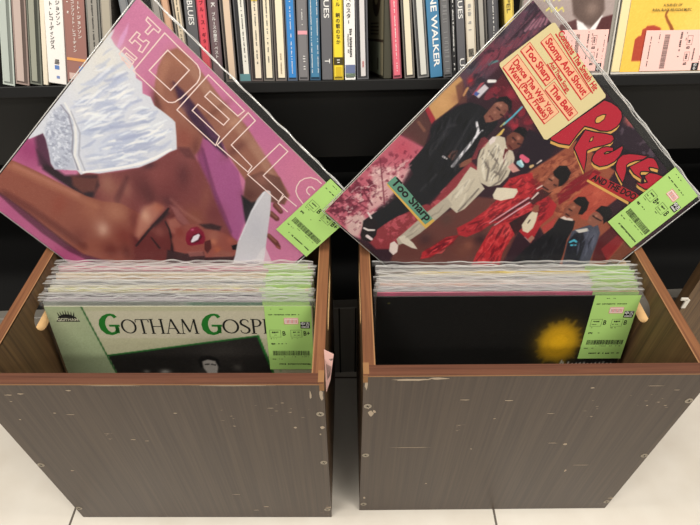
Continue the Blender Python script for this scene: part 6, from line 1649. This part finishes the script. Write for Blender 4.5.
for i in range(n_):
    f = i/(n_-1); yt = .4290+f*(.4742-.4290); yb = .3585+f*(.3850-.3585); xs = RX+.0002+random.uniform(-.003, .003)
    if i == 0:
        o, cov = row_record('black album with a yellow sunburst at the front of the right crate', GR_ROW, .1880, yt, yb, .0125, A_SUN, mat('black cover edge', (40, 34, 32), .7), 240, 240, True, ('B', 'B'), 61, yaw=.4, tag_full=True, tx=.0035)
    else:
        nm, c1, c2, sp_ = right_row[i-1]
        row_record('%s edged sleeved record, %s behind the sunburst album in the right crate' % (nm, ORD[i-1].replace('front', 'first')), GR_ROW, xs-(.004 if i == 1 else 0), yt, yb, .0125+f*.0095+random.uniform(0, .0025), strip_ops(c1, c2, sp_, i),
                   mat('cover edge '+nm, (232, 120, 146) if i == 1 else c1, .7), 24, 40, True, ('B', 'B'), 80+i, yaw=.4+random.uniform(-.2, .2), flap=random.uniform(.0045, .0075), tx=random.uniform(-.002, .005))

# ------------------------------------------------------------------ discs on the sloping shelf
G_D = 'discs standing spine out on the sloping shelf'
def vert(t): return '\n'.join('｜' if c == 'ー' else c for c in t)
CH, CD_ = .125, .140
def ink(name, rgb): return mat(name, rgb, .6, .3)
I_W, I_K, I_R = ink('spine white ink', (236, 236, 232)), ink('spine dark ink', (40, 38, 40)), ink('spine red ink', (186, 50, 56))
def disc(x, w, roll, cc, sc, l, r, tx, label):
    lift = w/2*math.sin(abs(R(roll)))
    M_ = SHM @ Matrix.Translation((x, .001+random.uniform(0, .0012), lift+.0002)) @ Matrix.Rotation(R(roll), 4, 'Y')
    o = thing('disc_case', label, 'disc', (0, 0, 0), None, G_D); o.matrix_world = M_
    w -= .0006
    if l == 0 and r == 1:
        q = MB(); q.box(-w/2, w/2, 0, CD_, 0, CH); q.build('case', mat('disc case %d %d %d' % sc, sc, .45, .4), o, bevel=.0007)
    else:
        c = tuple(int(v*.8) for v in cc)
        q = MB(); q.box(-w/2, w/2, .0006, CD_, 0, CH, 0); q.box(-w/2, -w/2+.0013, 0, .01, .0004, CH, 1); q.box(w/2-.0016, w/2, 0, .01, .0004, CH, 1); q.box(-w/2, w/2, -.0002, .012, 0, .0016, 1)
        q.build('case', [mat('smoked case %d %d %d' % c, c, .25, .5), mat('case rim %d %d %d' % cc, tuple(min(255, int(v*1.15)+14) for v in cc), .2, .6)], o)
        q = MB(); q.slab(-w/2+l*w, -w/2+r*w, .0035, CH-.002, .0001, 0, .0004); q.build('spine_card', mat('spine card %d %d %d' % sc, sc, .5, .4), o)
    cx = (-w/2+l*w-w/2+r*w)/2; cw = (r-l)*w; y = -.00035; rs = random.Random(label)
    def down(t, z0, z1, m_, size=None, dx=0, bold=.01):       # lettering running down the spine
        q = MB(); L_ = z0-z1; q.text(t, size or cw*.62, at(cx+dx, (z0+z1)/2, 90), y, 0, bold, width=L_); q.build('spine_lettering', m_, o)
    def stack(t, z0, pitch, m_, size, dx=0):
        q = MB()
        for i, c in enumerate(t):
            if c == 'ー': q.slab(cx+dx-.0003, cx+dx+.0003, z0-i*pitch-size*.32, z0-i*pitch+size*.32, y)
            else: q.text(c, size, at(cx+dx, z0-i*pitch), y, 0, .012)
        q.build('spine_lettering', m_, o)
    def specks(z0, z1, m_, dx=0, ww=.0012, dens=.8, step=.0014):
        q = MB(); z = z0
        while z > z1:
            if rs.random() < dens: q.slab(cx+dx-ww/2*rs.uniform(.5, 1), cx+dx+ww/2*rs.uniform(.5, 1), z-step*.62, z, y)
            z -= step
        q.build('spine_print', m_, o)
    def band(z0, z1, rgb, name='spine_band', x0=None, x1=None):
        q = MB(); q.slab(cx-cw/2 if x0 is None else x0, cx+cw/2 if x1 is None else x1, z0, z1, -.00022); q.build(name, ink('band %d %d %d' % rgb, rgb), o)
    for t in tx:
        if t == 'jp_white':
            stack('ト・レコーディングス', .0845, .0050, I_K, .0052, -.0030); stack('ジョンソン', .0865, .0052, I_K, .0052, .0045)
            band(.016, .0205, (96, 130, 190), x0=-.002, x1=.003); band(.006, .009, (120, 140, 190), x0=-.0005, x1=.003); specks(.027, .0225, I_K, .0005, .006, .9)
        elif t == 'jp_brown':
            stack('ート・ジョンソン', .086, .0050, I_W, .0046, .0050); stack('コンプリート・レコーディン', .086, .0042, I_W, .0040, -.0012); specks(.1, .07, I_W, -.0065, .0018, .7)
            band(.0245, .0275, (222, 160, 96)); band(.013, .019, (96, 120, 180), x0=.002, x1=.007); band(.004, .011, (206, 180, 172), x0=-.009, x1=.004)
        elif t == 'BLUES1': down('BLUES', .0868, .062, I_W, .0085)
        elif t == 'LUEST': down('BLUES', .0975, .067, I_W, .0085); down('T', .0235, .0185, I_W, .0085)
        elif t == 'LUESU': down('BLUES', .0945, .064, I_W, .0075); down('U.', .021, .009, I_W, .0075)
        elif t == 'WALKER': down('NE WALKER', .089, .0125, I_W, .0095, .0008, .02)
        elif t == 'SPEL': down('SPEL', .090, .069, ink('spine olive ink', (120, 104, 60)), .006)
        elif t == 'jp_red': stack('ブルース・ギター', .084, .0066, ink('spine maroon ink', (110, 30, 44)), .0050)
        elif t == 'jp_plum': down('K', .0845, .0795, I_W, .006); stack('ブルースの歴史・ベスト', .072, .0044, I_W, .0044)
        elif t == 'yellow': stack('ール 朝の歌のなか', .086, .0056, I_K, .0052); band(.0165, .025, (70, 62, 30)); band(.004, .0145, (206, 176, 40), x0=cx-cw*.3, x1=cx+cw*.3); specks(.0225, .019, I_W, 0, .004, .9)
        elif t == 'jp_obi': stack('へのスター', .085, .0056, I_K, .0056, -.001); specks(.057, .026, I_K, .001, .0032, .85, .0018); specks(.05, .03, I_K, -.002, .0016, .8); band(.003, .0165, (104, 116, 150)); band(.003, .007, (150, 170, 140))
        elif t == 'foot_red': specks(.02, .014, I_R, 0, .002, .9)
        elif t == 'dots': specks(.1, .02, I_K, 0, .0016, .75)
        elif t == 'dotsl': specks(.03, .008, ink('spine brown ink', (150, 120, 90)), 0, .0016, .8)
        elif t == 'dotsw': specks(.1, .008, I_W, 0, .0014, .7)
        elif t == 'dotsp': band(.05, .054, (226, 160, 170)); specks(.1, .06, I_W, 0, .0014, .5); specks(.03, .01, I_W, .001, .003, .5)
        elif t == 'dotsb': specks(.11, .008, I_W, -cw*.3, .0012, .85); specks(.11, .008, I_W, cw*.32, .0012, .85)
        elif t == 'speck': specks(.11, .006, ink('spine grey ink', (150, 150, 150)), 0, .006, .4, .001)
        elif t == 'barcode':
            q = MB()
            for k in range(8): q.slab(cx-.003, cx+.003, .023+k*.0011, .0236+k*.0011, y)
            q.build('spine_print', I_K, o); specks(.1, .05, ink('spine grey ink', (150, 150, 150)), 0, .004, .5)
        elif t == 'teal_foot': band(.0008, .0085, (96, 140, 146), x0=-w/2+.001, x1=w/2-.001)
        elif t == 'red_head': specks(.108, .095, I_R, 0, .004, .9); band(.085, .093, (214, 190, 90))
    return o
for d in DISCS: disc(*d)

# disc turned askew so that its front shows in the gap
o = thing('disc_case', 'grey green disc turned askew so its front with a brown ring shows in the row', 'disc', (0, 0, 0)); o.matrix_world = SHM @ Matrix.Translation((.0405, .004, .0003)) @ Matrix.Rotation(R(6.5), 4, 'Z')
q = MB(); q.box(0, .0095, 0, CD_, 0, CH); q.build('case', mat('olive smoked case', (70, 68, 56), .3, .5), o, bevel=.0006)
q = MB()
def side(pts, mi, off): 
    bm = bmesh.new(); vs = [bm.verts.new((-off, p[0], p[1])) for p in pts]
    for i in range(len(vs)): bm.edges.new((vs[i], vs[(i+1) % len(vs)]))
    bmesh.ops.triangle_fill(bm, edges=bm.edges[:], use_beauty=True, normal=(-1, 0, 0)); bm.verts.index_update()
    q.add([v.co[:] for v in bm.verts], [tuple(v.index for v in f.verts) for f in bm.faces], mi); bm.free()
side([(.004, .003), (.130, .003), (.130, CH-.003), (.004, CH-.003)], 0, .0002)
side([(.020, .003), (.085, .003), (.085, .040), (.020, .040)], 3, .0004)
side([(.004, .040), (.130, .040), (.130, .043), (.004, .043)], 1, .0004)
side([(.045+.026*math.cos(a), .094+.026*math.sin(a)) for a in [2*PI*k/24 for k in range(24)]], 1, .0004)
side([(.045+.013*math.cos(a), .094+.013*math.sin(a)) for a in [2*PI*k/20 for k in range(20)]], 2, .0006)
for k in range(4): side([(.03, .048+k*.004), (.08, .048+k*.004), (.08, .0495+k*.004), (.03, .0495+k*.004)], 1, .0004)
side([(.03, .008), (.036, .008), (.036, .022), (.03, .022)], 1, .0006)
q.build('front_card', [ink('card olive', (150, 142, 116)), ink('card brown', (70, 56, 44)), ink('card tan', (170, 156, 120)), ink('card sage', (158, 164, 140))], o)

# two discs shown face out at the right
def face_disc(label, x, w, strip, ops, lean, tagbox, cover_x, seed, title=None):
    o = thing('disc_case', label, 'disc', (0, 0, 0), None, 'discs shown face out on the shelf'); o.matrix_world = SHM @ Matrix.Translation((x, .001, .0004)) @ Matrix.Rotation(R(-lean), 4, 'X')
    q = MB(); q.box(0, w, .0012, .0104, 0, CH, 0); q.box(0, w, 0, .0104, 0, .0022, 1); q.box(w-.0016, w, -.0004, .0104, 0, CH, 1)
    if strip: q.box(.0006, strip-.0006, .0004, .004, .003, CH-.003, 2)
    q.build('case', [mat('face case body', (150, 146, 138), .3, .5), mat('clear case rim', (206, 202, 194), .2, .6), mat('cream hinge strip', (236, 220, 170), .35, .5)], o)
    x0 = strip if strip else .001
    cv = cover_mesh('front_card', ops, cover_x, CH-.005, .0008, 110, 110, o, x0, CH-.0025); cv.location.y = .0008
    tx0, tx1, tz0, tz1 = tagbox; b = MB(); b.slab(tx0, tx1, tz0, tz1, -.0006, 0, .0003); tg = b.build('price_tag', M_PINK, o)
    k = MB(); rs = random.Random(seed); yy = -.00075; W_, H_ = tx1-tx0, tz1-tz0
    X = lambda v: tx0+v*W_; Z = lambda u: tz0+u*H_               # the tag lies on its side: its rows run upwards
    def marks(v, u0, u1, h_=.016, dens=.75):
        u = u0
        while u < u1:
            d = rs.uniform(.014, .035)
            if rs.random() < dens: k.slab(X(v), X(v+h_), Z(u), Z(min(u+d, u1)), yy)
            u += d+.01
    marks(.09, .12, .85, .014, .7); marks(.22, .7, .95, .012, .5); marks(.56, .6, .95, .03, .9); marks(.57, .3, .6, .02, .6); marks(.93, .1, .9, .012, .5); marks(.65, .72, .95, .012, .6); marks(.81, .25, .55, .02, .8)
    u = .06
    while u < .9: 
        d = rs.choice((.008, .014)); k.slab(X(.31), X(.39), Z(u), Z(u+d), yy); u += d+.011
    for u0 in (.24, .64):
        k.line([(X(.68), Z(u0)), (X(.76), Z(u0)), (X(.76), Z(u0+.22)), (X(.68), Z(u0+.22))], .0003, yy, 0, True); marks(.70, u0+.05, u0+.18, .03, .9)
        k.text('B', .0055, at(X(.715), Z(u0-.07), -90), yy, 0, .02)
    k.slab(X(.83), X(.945), Z(.0), Z(.19), yy); k.text('中古', .0040, at(X(.888), Z(.095), -90), yy-.0001, 1, .01)
    k.build('tag_print', [I_K, M_WHITEINK], tg)
    return o, cv, x0
def px1(*p):   # face-out disc pictures, thousandths of the card
    return list(p)
F1 = [['p', [168, 152, 148], 0, 1, [-10, -10, 1010, -10, 1010, 1010, -10, 1010]], ['b', [196, 184, 176], 300, .6, 300, 200, 200, 0], ['b', [120, 100, 100], 300, .6, 100, 600, 300, 0],
  ['p', [96, 78, 72], 30, 1, [520, 330, 600, 300, 760, 290, 880, 340, 900, 430, 860, 520, 780, 580, 680, 560, 560, 470]], ['b', [150, 128, 118], 90, .7, 760, 420, 80, 0],
  ['p', [236, 234, 234], 12, 1, [610, 520, 680, 545, 760, 610, 880, 480, 930, 520, 800, 690, 640, 690]], ['p', [84, 42, 44], 14, 1, [880, 500, 1010, 470, 1010, 720, 780, 720]], ['p', [90, 56, 56], 14, 1, [430, 560, 600, 510, 660, 700, 400, 720]],
  ['s', [222, 214, 130], 5, .9, [190, 330, 8, 215, 300, 7, 225, 345, 6, 262, 310, 7, 270, 345, 6, 310, 312, 7, 325, 345, 6, 370, 312, 6, 385, 345, 6, 430, 318, 6]], ['s', [226, 216, 110], 8, 1, [260, 430, 8, 300, 400, 8, 320, 440, 7, 365, 405, 7, 380, 440, 6, 430, 405, 6, 450, 440, 6]]]
F2 = [['p', [240, 196, 84], 0, 1, [-10, -10, 1010, -10, 1010, 1010, -10, 1010]], ['b', [244, 206, 110], 300, .6, 700, 600, 300, 0],
  ['p', [176, 70, 50], 8, 1, [96, 700, 128, 670, 150, 668, 152, 610, 180, 600, 190, 580, 260, 575, 330, 600, 330, 900, 96, 900]], ['s', [150, 84, 40], 6, 1, [362, 448, 8, 352, 490, 11, 380, 535, 13, 420, 585, 15, 440, 620, 18]], ['s', [150, 84, 40], 5, 1, [352, 490, 5, 345, 480, 4, 358, 455, 4]]]
face_disc('disc shown face out behind the band album corner, dark suited person on it', .1985, .1130, 0, F1, 1.0, (.0500, .1050, .0045, .0500), .1060, 71)
o, cv, x0 = face_disc('yellow disc shown face out at the right end, lettered A SURVEY OF', .3140, .1400, .0108, F2, 1.2, (.0345, .1100, .0030, .0480), .1240, 72)
q = MB(); q.text('A SURVEY OF', .0038, at(.0600, .0745), -.0009, 0, .01, width=.022); q.text('RURAL BLACK RELIGIOUS MUSIC', .0040, at(.0600, .0695), -.0009, 0, .01, width=.046)
q.build('title_lettering', I_K, o)

# ------------------------------------------------------------------ light: the shop's ceiling panels and one added fill panel
def lamp(x, y, z, sx, sy, power, rgb=(255, 248, 238)):
    li = bpy.data.lights.new('ceiling_or_fill_panel', 'AREA'); li.shape = 'RECTANGLE'; li.size = sx; li.size_y = sy; li.energy = power; li.color = lin(rgb)
    o = bpy.data.objects.new('ceiling_or_fill_panel', li); COL.objects.link(o); o.location = (x, y, z); return o
for x, y, p in ((-1.25, -.6, 34), (1.25, -.6, 34), (-1.25, .3, 24), (1.25, .3, 24), (-1.25, -1.9, 24), (1.25, -1.9, 24), (0, -2.6, 9)): lamp(x, y, 2.6, 1.1, .28, p)  # last, central one is an added unseen fill, brightening the plinth between crates
w = bpy.data.worlds.new('shop interior'); SC.world = w; w.use_nodes = True
w.node_tree.nodes['Background'].inputs[0].default_value = (*lin((214, 210, 203)), 1); w.node_tree.nodes['Background'].inputs[1].default_value = .34

cam = bpy.data.cameras.new('camera'); cam.sensor_width = 36; cam.lens = 36*533/700; cam.clip_start = .01
co = bpy.data.objects.new('camera', cam); COL.objects.link(co); co.location = (0, 0, .788); co.rotation_euler = (R(90-43.9), 0, 0); SC.camera = co
vs = SC.view_settings; vs.view_transform = 'Standard'; vs.look = 'None'; vs.exposure = 0; vs.gamma = 1; vs.use_curve_mapping = False
SC.cycles.max_bounces = 10; SC.cycles.transparent_max_bounces = 48
